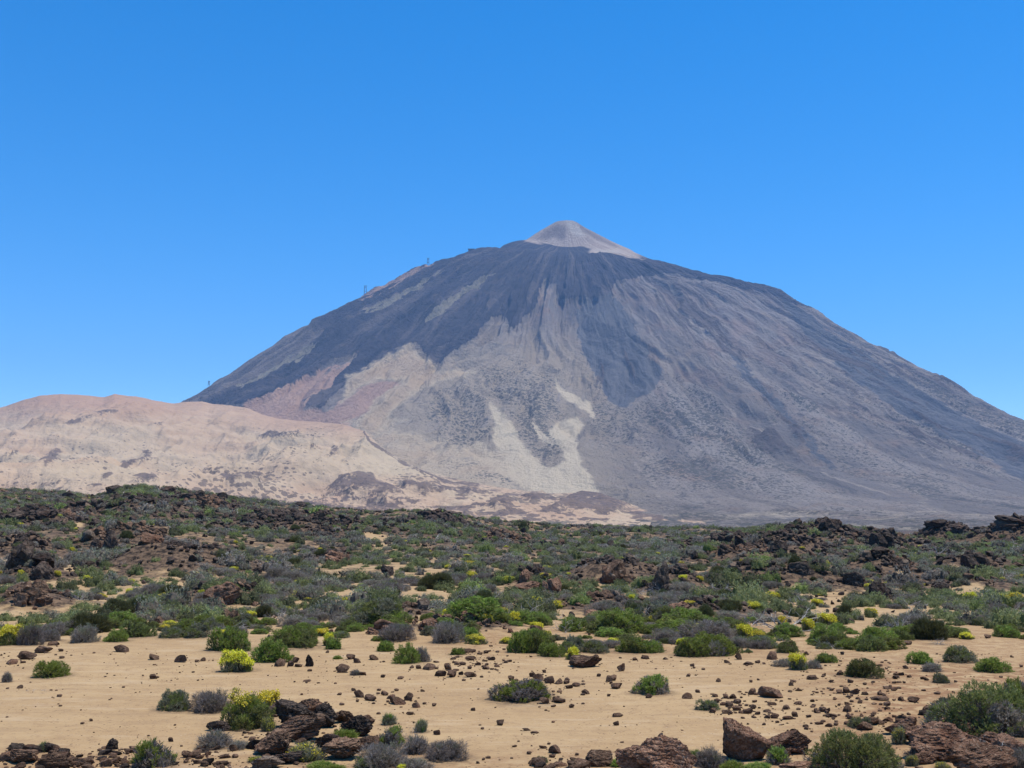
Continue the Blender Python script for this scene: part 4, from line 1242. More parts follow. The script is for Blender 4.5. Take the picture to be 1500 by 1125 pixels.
# ================================================================== PLANTS PLACED ONE BY ONE
# look, u, v, w, h, noun, label, landmark phrase
P_ = [
    ('bright', 76, 993, 57, 30, 'round green shrub', 'neat round green cushion shrub alone on the sand near the left edge', 'the lone round green cushion'),
    ('grey', 10, 1000, 17, 23, 'small grey shrub', 'small dry grey twiggy shrub standing on sand left of the round green cushion', None),
    ('gold', 12, 946, 48, 36, 'yellow-flowered shrub', 'yellow-topped shrub at the far left end of the scrub edge', 'the far-left yellow shrub'),
    ('grey', 44, 946, 46, 42, 'grey shrub', 'tall pale grey shrub right beside the far left yellow-topped shrub', None),
    ('grey', 74, 940, 38, 26, 'grey shrub', None, None),
    ('grey', 122, 942, 50, 36, 'grey shrub', 'rounded lilac-grey dry shrub left of a small green one at the sand edge', 'the lilac-grey dome'),
    ('bright', 170, 941, 42, 25, 'green shrub', 'small bright green shrub just right of the rounded lilac-grey dry shrub', None),
    ('deep', 203, 934, 64, 30, 'dark green shrub', 'wide dark green shrub along the left sand edge behind two brown stones', 'the wide dark shrub'),
    ('sage', 252, 935, 46, 20, 'low green shrub', None, None),
    ('sage', 288, 935, 56, 28, 'green shrub', None, None),
    ('green', 338, 955, 76, 44, 'green shrub', 'big green shrub with greyish foot and yellow specks, left of the brightest green mound', 'the yellow-specked shrub'),
    ('bright', 396, 971, 70, 46, 'bright green shrub', 'brightest green mound shrub at the sand edge with brown rocks at its right foot', 'the brightest green mound'),
    ('gold', 347, 985, 56, 38, 'yellow-topped shrub', 'green shrub with a bright yellow flower patch on top, in front of the green mounds', 'the yellow-capped green shrub'),
    ('green', 432, 950, 92, 42, 'green shrub', 'broad green shrub spreading behind the brightest green mound', 'the broad green shrub'),
    ('green', 488, 952, 30, 24, 'green shrub', None, None),
    ('sage', 256, 1043, 60, 38, 'grey-green shrub', 'grey-green dome shrub at the left end of the row of shrubs on the sand', 'the grey-green dome'),
    ('grey', 308, 1046, 66, 42, 'grey shrub', 'dry grey-brown twig shrub in the middle of the shrub row on the sand', None),
    ('lightflower', 362, 1070, 92, 66, 'flowering green shrub', 'large dark green shrub with yellow flower clusters beside the dark rock heap', 'the large flowering shrub'),
    ('gold', 391, 1040, 40, 34, 'yellow-flowered shrub', None, None),
    ('green', 420, 1050, 42, 30, 'green shrub', 'small green shrub rising behind the top of the dark rock heap', None),
    ('grey', 316, 1099, 54, 34, 'dark grey shrub', 'dark grey low shrub on sand below the large flowering shrub', 'the dark grey low shrub'),
    ('mixed', 222, 1127, 74, 50, 'green and grey shrub', 'half green half grey shrub growing out of the rock bank at the bottom left', 'the half green bank shrub'),
    ('tuft', 63, 1103, 23, 24, 'pale flowering tuft', 'thin upright tuft with pale yellow tops on the bottom left rock bank', 'the pale bank tuft'),
    ('tuft', 28, 1096, 14, 8, 'pale flowering tuft', None, None),
    ('yellowtuft', 446, 1119, 64, 36, 'yellow-topped tuft', 'wide tuft of grey-green stems with yellow tops in front of the dark rock heap', 'the wide yellow-topped tuft'),
    ('yellowtuft', 376, 1119, 30, 13, 'low yellow tuft', 'low yellow-flowered tuft left of the wide yellow-topped tuft', None),
    ('yellowtuft', 393, 1072, 24, 32, 'yellow-topped tuft', 'narrow tuft with a yellow head between the large flowering shrub and the rock heap', None),
    ('grey', 482, 1053, 24, 20, 'small grey shrub', 'small grey shrub on the right shoulder of the dark rock heap', None),
    ('tuft', 570, 1064, 30, 24, 'grey-green tuft', 'upright grey-green tuft with yellowish tips, left of two alike', 'the upright grey tuft'),
    ('tuft', 616, 1074, 27, 28, 'yellow-tipped tuft', 'upright yellow-tipped tuft just above the dark charcoal shrubs', None),
    ('mixed', 573, 1094, 50, 36, 'green and grey shrub', 'low bright green and grey shrub between rock heap and charcoal shrubs', None),
    ('grey', 560, 1129, 82, 46, 'grey shrub', 'big lilac-grey dry shrub cut by the bottom edge left of the charcoal shrubs', None),
    ('grey', 655, 1117, 76, 38, 'charcoal shrub', 'dark charcoal spiky shrub, right one of the pair on the sand', 'the right charcoal shrub'),
    ('grey', 610, 1106, 48, 36, 'charcoal shrub', 'dark charcoal spiky shrub, left one of the pair on the sand', None),
    ('gold', 588, 1130, 17, 12, 'yellow flower clump', 'small bright yellow flower clump at the bottom edge below the charcoal shrubs', None),
    ('grass', 503, 1086, 42, 26, 'green tuft', 'vivid green grassy tuft at the foot of the dark rock heap', 'the vivid green tuft'),
    ('grass', 490, 1130, 34, 16, 'green tuft', None, None),
    ('bright', 598, 973, 46, 36, 'bright green shrub', 'vivid lime green round shrub on the sand with grey right side', 'the lime green round shrub'),
    ('grey', 618, 970, 26, 30, 'grey shrub', None, None),
    ('bright', 566, 955, 30, 21, 'green shrub', 'small green shrub just left behind the lime green round shrub', None),
    ('grey', 656, 943, 56, 42, 'lilac-grey shrub', 'tall rounded lilac-grey dry shrub behind reddish rubble at the sand edge', 'the tall lilac-grey shrub'),
    ('bright', 692, 940, 30, 26, 'green shrub', None, None),
    ('green', 670, 960, 28, 14, 'low green shrub', None, None),
    ('bright', 765, 957, 46, 42, 'green shrub', None, None),
    ('green', 785, 958, 50, 40, 'green shrub', None, None),
    ('bright', 808, 963, 46, 26, 'yellow-green shrub', 'low yellow-green shrub at the front foot of the long green thicket', 'the long green thicket'),
    ('sage', 838, 957, 48, 32, 'green shrub', None, None),
    ('mixed', 766, 1030, 104, 39, 'green-topped grey shrub', 'long low grey shrub with a vivid green crest alone in the middle of the sand', 'the green-crested grey shrub'),
    ('bright', 495, 966, 18, 8, 'small green shrub', None, None),
    ('grey', 521, 990, 20, 13, 'small grey shrub', 'small dark grey shrub leaning on a brown rock on the sand', None),
    ('mixed', 955, 1019, 62, 35, 'grey-green shrub', 'compact grey-green dome shrub with green crown, alone right of mid sand', 'the lone grey-green dome'),
    ('sage', 1038, 1041, 40, 20, 'small green shrub', 'small sage green shrub beside rocks above the tall red boulder', 'the small sage shrub'),
    ('sage', 872, 957, 46, 23, 'green shrub', None, None), ('green', 925, 957, 58, 26, 'green shrub', None, None), ('green', 955, 957, 40, 25, 'green shrub', None, None),
    ('green', 1012, 963, 58, 34, 'green shrub', 'dark-bodied green shrub with yellowish top at the sand edge, grey shrub at its right', 'the dark green edge shrub'),
    ('grey', 1050, 962, 38, 30, 'grey shrub', 'smoky grey shrub touching the right side of the dark green edge shrub', None),
    ('sage', 795, 1119, 19, 13, 'small sage shrub', None, None), ('sage', 842, 1127, 28, 15, 'small sage shrub', None, None),
    ('grass', 907, 1125, 34, 20, 'green tuft', 'bright green grass sloping against the layered boulder at the bottom', None),
    ('gold', 1170, 982, 30, 30, 'yellow-topped shrub', 'rounded shrub capped in lemon yellow flowers at the right edge of the sand', 'the lemon-capped shrub'),
    ('grey', 1152, 977, 40, 16, 'low grey shrub', None, None), ('grey', 1192, 980, 26, 18, 'low grey shrub', None, None),
    ('green', 1209, 972, 36, 22, 'green shrub', None, None), ('deep', 1155, 957, 42, 23, 'green shrub', None, None),
    ('deep', 1262, 994, 66, 34, 'dark green shrub', 'dark mixed shrub clump on stony sand right of the lemon-capped shrub', 'the dark shrub clump'),
    ('bright', 1280, 945, 48, 33, 'green shrub', 'vivid green feathery shrub in front of a dark broom on the right', 'the feathery green shrub'),
    ('sage', 1406, 971, 56, 31, 'grey-green shrub', 'grey-green domed shrub beside pale sand at the right', 'the right grey-green dome'),
    ('bright', 1350, 974, 40, 24, 'green shrub', None, None), ('grey', 1365, 985, 34, 20, 'grey shrub', None, None), ('sage', 1379, 1002, 30, 20, 'sage shrub', 'little round sage shrub just above the biggest shrub at the right', None),
    ('bright', 1455, 986, 54, 28, 'green shrub', 'bright green shrub behind the biggest shrub at the right edge', None),
    ('big', 1455, 1082, 190, 96, 'large dark shrub', 'biggest shrub of all, dark twigs and green tips, at the right edge', 'the biggest shrub'),
    ('sage', 1382, 1062, 66, 50, 'grey-green shrub', 'left lobe shrub of fine grey-green stems joined to the biggest shrub', None),
    ('big', 1245, 1140, 160, 80, 'large green shrub', 'large bushy green shrub cut by the bottom edge right of the red boulder', 'the large bottom shrub'),
    ('grey', 1040, 1126, 52, 42, 'grey-green shrub', 'silvery grey blades between the layered boulder and the red boulder', None),
    ('grass', 1022, 1118, 26, 26, 'green tuft', None, None), ('grass', 1074, 1130, 36, 20, 'green tuft', None, None),
    ('mixed', 1140, 1121, 46, 36, 'green and grey shrub', 'low green-tipped grey shrub at the right foot of the red boulder', None),
    ('yellowtuft', 1318, 1092, 28, 36, 'yellow-headed tuft', 'loose stems with round yellow heads in front of the broad tan boulder', 'the yellow-headed stems'),
    ('yellowtuft', 1336, 1124, 24, 24, 'yellow-headed tuft', None, None), ('yellowtuft', 1380, 1126, 26, 14, 'yellow-headed tuft', None, None),
    ('sage', 1258, 1068, 36, 20, 'sage shrub', None, None), ('grey', 1492, 1126, 60, 36, 'grey twigs', 'bare grey twigs in the bottom right corner beneath the biggest shrub', None),
    ('grass', 470, 1129, 42, 16, 'green tuft', None, None), ('sage', 536, 1129, 40, 22, 'sage shrub', None, None), ('grey', 606, 1131, 60, 22, 'grey shrub', None, None), ('sage', 1302, 1128, 44, 26, 'sage shrub', None, None),
    ('grey', 1347, 1112, 40, 22, 'grey shrub', None, None), ('mixed', 1492, 1046, 70, 60, 'green and grey shrub', None, None), ('grass', 1108, 1130, 40, 16, 'green tuft', None, None), ('sage', 372, 1052, 44, 28, 'green shrub', None, None), ('grey', 350, 1100, 30, 18, 'small grey shrub', None, None),
    # plants of the scrub that stand out
    ('broom', 637, 864, 68, 30, 'dark broom', 'darkest olive broom dome behind a sand strip, middle of the scrub', 'the dark olive broom'),
    ('broom', 690, 878, 44, 20, 'dark broom', None, None), ('broom', 708, 898, 62, 42, 'grey-green broom', 'large grey-green broom dome right of the dark olive broom', 'the grey-green broom'),
    ('broom', 680, 904, 56, 26, 'dark broom', None, None), ('broom', 971, 881, 36, 24, 'dark broom', 'square-looking dark broom beside a pointed dark lava rock', 'the square dark broom'),
    ('broom', 1034, 906, 26, 28, 'dark broom', None, None), ('broom', 1068, 904, 28, 26, 'dark broom', None, None), ('broom', 1166, 836, 30, 24, 'dark broom', 'dark green broom perched above a shadowed lava hollow', 'the hollow broom'),
    ('broom', 1362, 938, 66, 42, 'dark broom', 'large drooping dark broom among dead twigs on the right', 'the drooping broom'), ('broom', 1238, 905, 26, 28, 'dark broom', None, None),
    ('broom', 187, 790, 24, 15, 'dark broom', 'small dark dome broom on the upper left of the scrub', 'the upper-left broom'), ('broom', 170, 905, 60, 34, 'olive broom', 'olive brown broom mass at left behind the wide dark shrub', 'the olive broom'),
    ('broom', 200, 898, 40, 30, 'olive broom', None, None), ('broom', 325, 826, 26, 14, 'dark broom', None, None), ('broom', 768, 776, 20, 14, 'dark broom', None, None), ('broom', 385, 905, 30, 26, 'dark broom', None, None), ('broom', 930, 900, 30, 20, 'dark broom', None, None),
    ('dead', 1150, 928, 128, 46, 'dead bush', 'sprawling bleached dead bush with white crooked twigs right of centre', 'the sprawling dead bush'), ('dead', 1100, 918, 70, 30, 'dead bush', None, None),
    ('dead', 1315, 926, 62, 46, 'dead bush', 'silver dead bush just left of the drooping broom', None), ('dead', 1375, 812, 36, 20, 'dead bush', 'white dead twigs high on the right of the scrub', 'the high white twigs'),
    ('dead', 405, 908, 44, 20, 'dead bush', 'white spiky dead bush behind the broad green shrub', 'the white spiky bush'), ('dead', 770, 905, 70, 34, 'dead bush', 'pale dead thicket right of the grey-green broom', 'the pale dead thicket'),
    ('dead', 590, 908, 44, 26, 'dead bush', None, None), ('dead', 115, 880, 36, 18, 'dead bush', None, None), ('dead', 1330, 1000 - 112, 46, 22, 'dead bush', None, None), ('dead', 588, 928, 36, 16, 'dead bush', None, None),
    ('dead', 1375, 985 - 40, 30, 14, 'dead bush', None, None), ('dead', 855, 835, 22, 12, 'dead bush', None, None), ('dead', 1010, 830, 26, 14, 'dead bush', None, None), ('dead', 370, 770, 16, 12, 'dead bush', None, None),
    ('dead', 1470, 905, 70, 26, 'dead bush', None, None), ('dead', 1465, 1118, 90, 40, 'bare twigs', 'white crooked bare twigs lying on rock under the biggest shrub', None), ('dead', 601, 1086, 30, 26, 'white dead stick', 'white dead stick bush between the tuft and the charcoal shrubs', None),
    ('dead', 50, 1014, 40, 5, 'dead stick', 'thin dead stick lying flat on the sand at the far left', None),
]
for rec in P_:
    put_plant(*rec)
YEL = [(1090, 934, 28, 22), (1146, 920, 20, 20), (1183, 923, 22, 20), (1210, 914, 34, 18), (128, 850, 14, 8), (31, 843, 12, 8), (84, 845, 12, 8), (132, 852, 12, 7), (160, 853, 14, 8), (192, 855, 14, 8), (190, 868, 16, 8), (368, 905, 20, 13),
       (106, 808, 10, 7), (360, 856, 14, 10), (506, 882, 18, 10), (691, 847, 22, 12), (753, 910, 22, 16), (785, 884, 20, 12), (816, 890, 18, 12), (818, 888, 20, 10), (926, 905, 16, 12), (901, 862, 14, 7), (820, 858, 12, 8), (1000, 850, 16, 8), (1131, 876, 28, 11),
       (1025, 850, 12, 7), (1196, 886, 22, 10), (566, 902, 26, 18), (660, 905, 30, 16), (1421, 880, 26, 16), (1470, 882, 24, 14), (1490, 880, 26, 14), (925, 878, 12, 10), (840, 965, 24, 20), (480, 945, 20, 20), (545, 893, 18, 8), (330, 930, 24, 10), (1275, 900, 22, 10), (1000, 945, 20, 12),
       (800, 935, 24, 12), (785, 920, 24, 10), (470, 930, 26, 12), (735, 898, 20, 10), (1415, 935, 26, 10), (295, 872, 14, 8), (30, 770, 10, 5), (710, 912, 26, 14)]
for (u, v, w, h) in YEL:
    put_plant('gold', u, v + 2, w * 0.92, h + 2, 'yellow-flowered shrub')

# ================================================================== ROCKS PLACED ONE BY ONE
R_ = """179,956,24,12 224,967,21,9 265,971,24,12 298,969,9,6 288,971,6,4 225,995,11,8 40,967,26,13 62,957,30,11 18,974,17,8 29,1009,10,6 78,946,18,6 123,954,6,3 410,977,16,12 425,977,10,9 433,971,10,9 480,957,6,4 497,983,10,8 437,978,12,5
133,1057,6,4 87,1022,10,4 42,1005,5,3 250,1088,8,7 343,1102,13,11 370,1087,12,6 502,986,20,13 523,972,11,8 513,966,14,8 546,967,16,8 530,990,14,5 561,993,8,5 587,996,12,4 613,981,9,6 603,980,7,5 630,982,20,10 645,992,18,9 662,993,14,11 688,993,16,8 675,989,8,6
527,1023,16,12 543,1028,20,10 524,1029,6,4 563,1020,12,7 582,1033,26,12 599,1027,14,13 609,1038,13,9 573,1025,14,7 636,1035,7,5 601,1048,11,5 619,1014,8,4 693,1042,8,5 640,1077,11,8 771,1072,13,4 784,1075,12,3 858,1018,12,8 797,1032,15,9 817,1031,22,8 830,1000,10,7
843,1007,14,6 748,997,10,7 797,986,7,5 790,997,20,11 805,1002,16,11 818,1003,12,9 780,992,12,8 897,998,14,9 795,1098,13,5 518,1013,8,5 497,1019,7,4 877,992,7,5 950,1024,11,7 892,1021,6,4 904,1052,16,6 903,1063,9,7 1014,977,7,5 1053,1000,8,6 1008,992,7,5
893,1000,14,10 904,1010,18,9 1007,1024,16,9 1022,1016,8,5 1044,1045,11,8 1047,1022,11,5 1073,1024,11,7 1069,1037,12,9 1064,1047,14,6 1079,1042,14,8 1096,1047,16,8 1110,1048,9,5 1102,1019,13,10 1128,1024,38,16 1124,1054,10,6 1135,1053,13,8 980,1063,6,3 1036,1072,5,3 999,1058,6,3 1007,1066,6,2
931,1105,19,11 1190,996,17,7 1159,1006,9,8 1207,991,7,5 1171,1013,11,3 1239,1016,13,10 1252,1018,14,9 1229,1016,10,6 1267,1019,11,5 1217,1012,8,4 1257,1025,8,4 1242,1044,15,11 1242,1033,9,5 1260,1031,8,6 1213,1043,6,6 1197,1046,11,6 1164,1051,10,8 1153,1055,17,6 1150,1040,12,7 1130,1034,13,5 1170,1033,14,5
1320,1027,9,7 1339,1030,18,9 1300,1010,13,4 1290,1027,28,6 1317,1001,8,3 1344,1004,5,3 1357,998,8,5 1327,980,9,6 1446,935,11,6 1083,967,12,10 1132,967,16,13 640,1086,5,3 705,1060,5,3 720,1100,5,3 690,1110,6,3 1060,1000,4,3 950,1050,4,3 820,1060,5,3 860,1075,5,3 1020,1080,5,3 1100,1000,6,4 1245,1005,7,3 1400,1000,7,4
700,975,10,5 712,981,12,5 728,978,8,4 690,968,14,7 742,972,9,4 720,968,12,6 678,975,10,5 860,968,9,5 872,965,12,6 930,968,9,5 945,966,14,6 975,967,8,4 1065,972,10,5 1095,975,14,5 1110,972,9,5 1230,990,10,6 1218,1000,9,4 1290,985,14,6 1320,990,12,5 1180,960,10,6 1330,945,12,6
905,1102,7,4 890,1096,6,3 870,1100,6,3 915,1088,7,3 955,1082,6,3 845,1108,8,4 1180,1066,10,4 1205,1058,8,3 1280,1048,8,4 1300,1040,10,5 1310,1052,8,4 1225,1060,7,4 800,1084,5,3 765,1112,6,3 700,1120,6,4 715,1112,8,4 60,1040,4,2 110,1060,4,3 200,1030,5,3 150,1072,5,2 30,1078,6,2 180,1010,5,2 360,1012,5,4 405,1030,5,4 460,1010,6,3 450,1000,12,3"""
for tok in R_.split():
    u, v, w, h = map(float, tok.split(','))
    if w * h >= 22:                      # smaller ones are among the pebbles
        put_rock(u, v, w, h * 0.92)
put_rock(452, 977, 15, 17, 'spire', 'pointed brown rock', 'small pointed rock with a horn-like tip on the sand', 'the horned rock')
put_rock(657, 982, 11, 10, 'block', 'blocky brown rock', 'small blocky rock in the scatter right of the lime green shrub', None)
put_rock(734, 1063, 13, 8, 'block', 'squared brown rock', 'squared brown rock lying alone on bare sand in the middle', 'the lone squared rock')
put_rock(163, 1099, 19, 17, 'spire', 'pointed brown rock', 'dark tilted rock with a sharp tip on sand above the bottom left bank', 'the tilted bank rock')
put_rock(83, 1106, 18, 14, 'block', 'dark rock', 'dark rounded block at the right foot of the pale bank tuft', None)
put_rock(857, 979, 50, 17, 'rough', 'long craggy rock', 'long low craggy outcrop on the sand below the green thicket', 'the long craggy outcrop')
put_rock(909, 984, 13, 12, 'block', 'blocky brown rock', 'blocky brown rock just right of the long craggy outcrop', None)
put_rock(812, 1105, 18, 12, 'round', 'dark round rock', 'dark rounded rock on sand near the bottom middle', 'the dark bottom rock')
# stones of the bank along the bottom edge
for (u0, u1, v0, v1, n, s0, s1) in ((0, 100, 1101, 1130, 36, 9, 30), (95, 185, 1110, 1130, 24, 8, 22), (150, 215, 1098, 1112, 9, 10, 24), (255, 335, 1100, 1128, 20, 8, 22), (385, 480, 1085, 1126, 14, 8, 20), (355, 400, 1072, 1090, 6, 7, 14), (770, 870, 1110, 1128, 16, 8, 26),
                                    (660, 720, 955, 975, 14, 6, 14), (1255, 1335, 1058, 1076, 12, 10, 26), (1130, 1180, 1080, 1112, 8, 10, 26), (540, 560, 1085, 1100, 4, 8, 14), (1340, 1360, 1038, 1056, 4, 10, 22)):
    for k in range(n):
        w = RNG.uniform(s0, s1)
        put_rock(RNG.uniform(u0, u1), RNG.uniform(v0, v1), w, w * RNG.uniform(0.3, 0.55), 'rough' if RNG.uniform() < 0.5 else ('lava' if RNG.uniform() < 0.4 else 'block'), tilt=0.3,
                 noun=f"{'big' if w > 22 else 'mid-sized' if w > 14 else 'small'} dark bank stone")

# boulders with shapes of their own


def boulder(u, v, w, h, seed, mat, noun, label, mark=None, dims=(1, .8, .7), cuts=11, ridge=0.10, layers=0.06, rough=0.3, tilt=0.05, yaw=0.0, sink=0.15, planes=()):
    mat = M_BOULDER if mat is M_RUST else mat
    me = rock_mesh('boulder', mat, seed=seed, sub=6, cuts=cuts, rough=rough, ridge=ridge, layers=layers, dims=dims, deep=(0.38, 0.8), planes=planes)
    return put_rock(u, v, w, h, 'rough', noun, label, mark, 'boulder', tilt, me, sink, yaw)


boulder(1096, 1118, 72, 60, 11, M_RUST, 'red boulder', 'tall rust-red boulder with an overhanging dark face at the bottom right of centre', 'the tall red boulder', (1, .9, .9), 5, 0.12, 0.04, planes=[((-1, 0, .12), .55), ((.5, 0, 1), .52), ((0, -1, -.3), .55), ((0, 0, 1), .7), ((.3, -.5, .8), .62)])
boulder(1152, 1106, 66, 34, 12, M_RUST, 'brown boulder', 'low brown boulder leaning against the right side of the tall red boulder', None, (1, .8, .6))
boulder(975, 1142, 100, 60, 13, M_RUST, 'layered boulder', 'layered rust-brown boulder cut by the bottom edge left of the silvery blades', 'the layered boulder', (1, .8, .7), 12, 0.16, 0.12)
boulder(928, 1134, 56, 36, 14, M_RUST, 'reddish boulder', 'low reddish boulder at the left foot of the layered boulder', None)
boulder(878, 1123, 40, 23, 15, M_ROCK, 'dark boulder', 'dark rounded boulder at the bottom edge left of bright green grass', 'the dark bottom boulder', (1, .85, .65), 11, 0.05, 0.0)
boulder(1380, 1118, 108, 50, 16, M_RUST, 'tan boulder', 'broad cracked tan boulder under the left side of the biggest shrub', 'the broad tan boulder', (1, .8, .6), 9, 0.16, 0.03)
boulder(1440, 1144, 110, 50, 17, M_RUST, 'brown boulder', 'rough brown boulder in the bottom right beneath white bare twigs', None, (1, .8, .6), 11, 0.18, 0.06)
boulder(1185, 1138, 90, 14, 18, M_RUST, 'flat tan rock', 'flat tan slab at the bottom edge left of the large bottom shrub', None, (1, .7, .3), 9, 0.14, 0.1)
boulder(434, 1070, 66, 40, 19, M_LAVA, 'dark boulder', 'highest dark boulder on top of the rock heap', 'the rock heap top', (1, .8, .7), 12, 0.2, 0.05, 0.25)
boulder(445, 1090, 84, 36, 20, M_ROCK, 'slanted boulder', 'slanting ridged boulder in the middle of the dark rock heap', None, (1, .7, .55), 12, 0.16, 0.12, 0.2, 0.3)
boulder(398, 1108, 58, 34, 21, M_ROCK, 'dark brown boulder', 'dark brown boulder at the lower left of the rock heap', None)
boulder(522, 1080, 50, 30, 22, M_LAVA, 'dark boulder', 'dark boulder with a grey top at the right end of the rock heap', 'the right heap boulder', (1, .8, .7), 11, 0.2)
boulder(502, 1114, 62, 30, 23, M_ROCK, 'ridged boulder', 'ridged grey-brown boulder right of the wide yellow-topped tuft', None, (1, .8, .5), 12, 0.14, 0.14)
boulder(475, 1068, 46, 34, 24, M_LAVA, 'dark boulder', 'black-brown boulder right behind the top of the rock heap', None, (1, .8, .75), 11, 0.25)
boulder(30, 1122, 52, 18, 25, M_ROCK, 'long slab', 'long dark slab at the left end of the bottom bank', None, (1, .6, .35), 12, 0.12, 0.12)
boulder(80, 1129, 56, 18, 26, M_ROCK, 'reddish slab', 'reddish-brown slab in the middle of the bottom left bank', None, (1, .6, .35), 12, 0.12, 0.12)
boulder(392, 1130, 50, 18, 27, M_GREY, 'greyish slab', 'greyish slab under the low yellow tuft at the bottom', None, (1, .7, .4), 12, 0.12, 0.08)
boulder(322, 1072, 40, 16, 28, M_LAVA, 'dark rock', 'dark low rock behind the dark grey low shrub', None)

for (u, v, w, h, sd) in ((1345, 1094, 50, 26, 41), (1425, 1110, 58, 30, 42), (1478, 1114, 56, 36, 43), (1400, 1080, 60, 22, 44), (1355, 1122, 40, 20, 45), (1330, 1070, 34, 18, 46), (1455, 1094, 44, 20, 47), (1308, 1078, 28, 14, 48)):
    boulder(u, v, w, h, sd, M_RUST, 'broken brown boulder', None, None, (1, .8, .6), 10, 0.14, 0.04)
for (u, v, w, h, sd) in ((412, 1050, 40, 24, 51), (455, 1052, 44, 26, 52), (480, 1098, 40, 20, 53), (540, 1100, 34, 18, 54), (420, 1122, 46, 18, 55), (500, 1062, 36, 18, 56), (372, 1100, 26, 14, 57), (535, 1062, 30, 12, 58)):
    boulder(u, v, w, h, sd, M_LAVA if sd % 2 else M_ROCK, 'broken dark boulder', None, None, (1, .8, .6), 10, 0.2, 0.04)

# outcrops in the scrub
O_ = [(30, 832, 40, 42, 'crag', 'jagged black lava outcrop at the left edge of the scrub', 'the left black outcrop'), (60, 850, 36, 24, 'crag', None, None), (163, 806, 26, 28, 'crag', 'tall black lava tooth on the left of the scrub', 'the black lava tooth'), (142, 806, 22, 16, 'crag', None, None),
      (40, 888, 56, 30, 'redcrag', 'reddish-brown lava outcrop low at the left of the scrub', 'the low reddish outcrop'), (330, 888, 54, 32, 'redcrag', 'dark red rubble outcrop behind the yellow-specked shrub', 'the dark red outcrop'),
      (490, 826, 34, 20, 'redcrag', 'rust-brown lava outcrop left of the sand strip', 'the rust-brown outcrop'), (220, 798, 40, 16, 'redcrag', None, None), (772, 858, 22, 20, 'redcrag', None, None), (812, 872, 28, 24, 'redcrag', 'pointed tan lava block right of the brooms', 'the pointed tan block'),
      (774, 868, 46, 14, 'redcrag', None, None), (900, 858, 62, 32, 'redcrag', 'reddish lava mound in the middle right of the scrub', 'the reddish lava mound'), (970, 868, 38, 40, 'crag', 'tall pointed dark lava rock above the square dark broom', 'the pointed lava rock'),
      (996, 902, 34, 18, 'redcrag', 'rusty low outcrop right of the square dark broom', None), (1040, 922, 26, 13, 'redcrag', None, None), (1298, 804, 38, 22, 'crag', None, None), (1290, 878, 42, 26, 'crag', 'dark hollow lava outcrop on the right of the scrub', 'the dark hollow outcrop'),
      (1436, 836, 40, 24, 'crag', 'black lava outcrop near the far right of the scrub', 'the right black outcrop'), (1170, 848, 40, 14, 'crag', None, None), (1085, 775 + 30, 30, 18, 'crag', None, None), (1140, 812, 34, 20, 'crag', None, None), (1210, 782, 40, 18, 'crag', None, None),
      (1370, 780, 36, 11, 'crag', 'left dark rubble knoll breaking the skyline at right', None), (1478, 776, 44, 12, 'crag', 'right dark rubble knoll breaking the skyline at the right edge', None), (1400, 782, 30, 9, 'crag', None, None),
      (165, 722, 22, 12, 'crag', 'black lava hump on the left skyline', None), (245, 724, 30, 12, 'crag', None, None), (290, 732, 26, 14, 'crag', None, None), (325, 731, 20, 10, 'crag', None, None), (440, 742, 22, 7, 'crag', None, None), (40, 728, 26, 8, 'crag', None, None), (100, 728, 24, 7, 'crag', None, None),
      (665, 757, 28, 9, 'crag', None, None), (640, 752, 16, 7, 'crag', None, None), (60, 762, 46, 14, 'crag', None, None), (20, 765, 40, 16, 'crag', None, None), (275, 735, 26, 10, 'crag', None, None), (1060, 812, 24, 14, 'crag', None, None), (1330, 770, 16, 8, 'crag', None, None),
      (560, 930, 46, 22, 'redcrag', None, None), (690, 912, 40, 16, 'redcrag', None, None), (630, 925, 36, 18, 'redcrag', None, None), (340, 912, 30, 18, 'redcrag', None, None), (1250, 860, 40, 20, 'crag', None, None), (870, 905, 30, 12, 'redcrag', None, None), (1380, 1000 - 132, 34, 14, 'crag', None, None)]
for (u, v, w, h, st, lab, mk) in O_:
    put_rock(u, v, w, h, st, 'jagged dark lava rock' if st == 'crag' else 'reddish lava rock', lab, mk, 'lava_outcrop', 0.1, None, 0.2)

# dry litter on the ground beneath the plants near by
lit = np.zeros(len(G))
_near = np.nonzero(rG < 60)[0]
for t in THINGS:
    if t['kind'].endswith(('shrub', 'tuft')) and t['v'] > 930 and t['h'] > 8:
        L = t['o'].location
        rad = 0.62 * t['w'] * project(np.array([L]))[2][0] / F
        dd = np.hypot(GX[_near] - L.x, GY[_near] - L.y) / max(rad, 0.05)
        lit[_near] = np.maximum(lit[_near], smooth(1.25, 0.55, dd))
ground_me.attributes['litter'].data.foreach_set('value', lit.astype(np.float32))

# ================================================================== THE SCRUB: thousands of plants and rocks
g5 = np.random.default_rng(99)
AMAX = 0.53


def scatter(r0, r1, dens):
    n = int(AMAX * (r1 ** 2 - r0 ** 2) * dens)
    r = np.sqrt(g5.uniform(r0 ** 2, r1 ** 2, n))
    a = g5.uniform(-AMAX, AMAX, n)
    return np.sin(a) * r, np.cos(a) * r


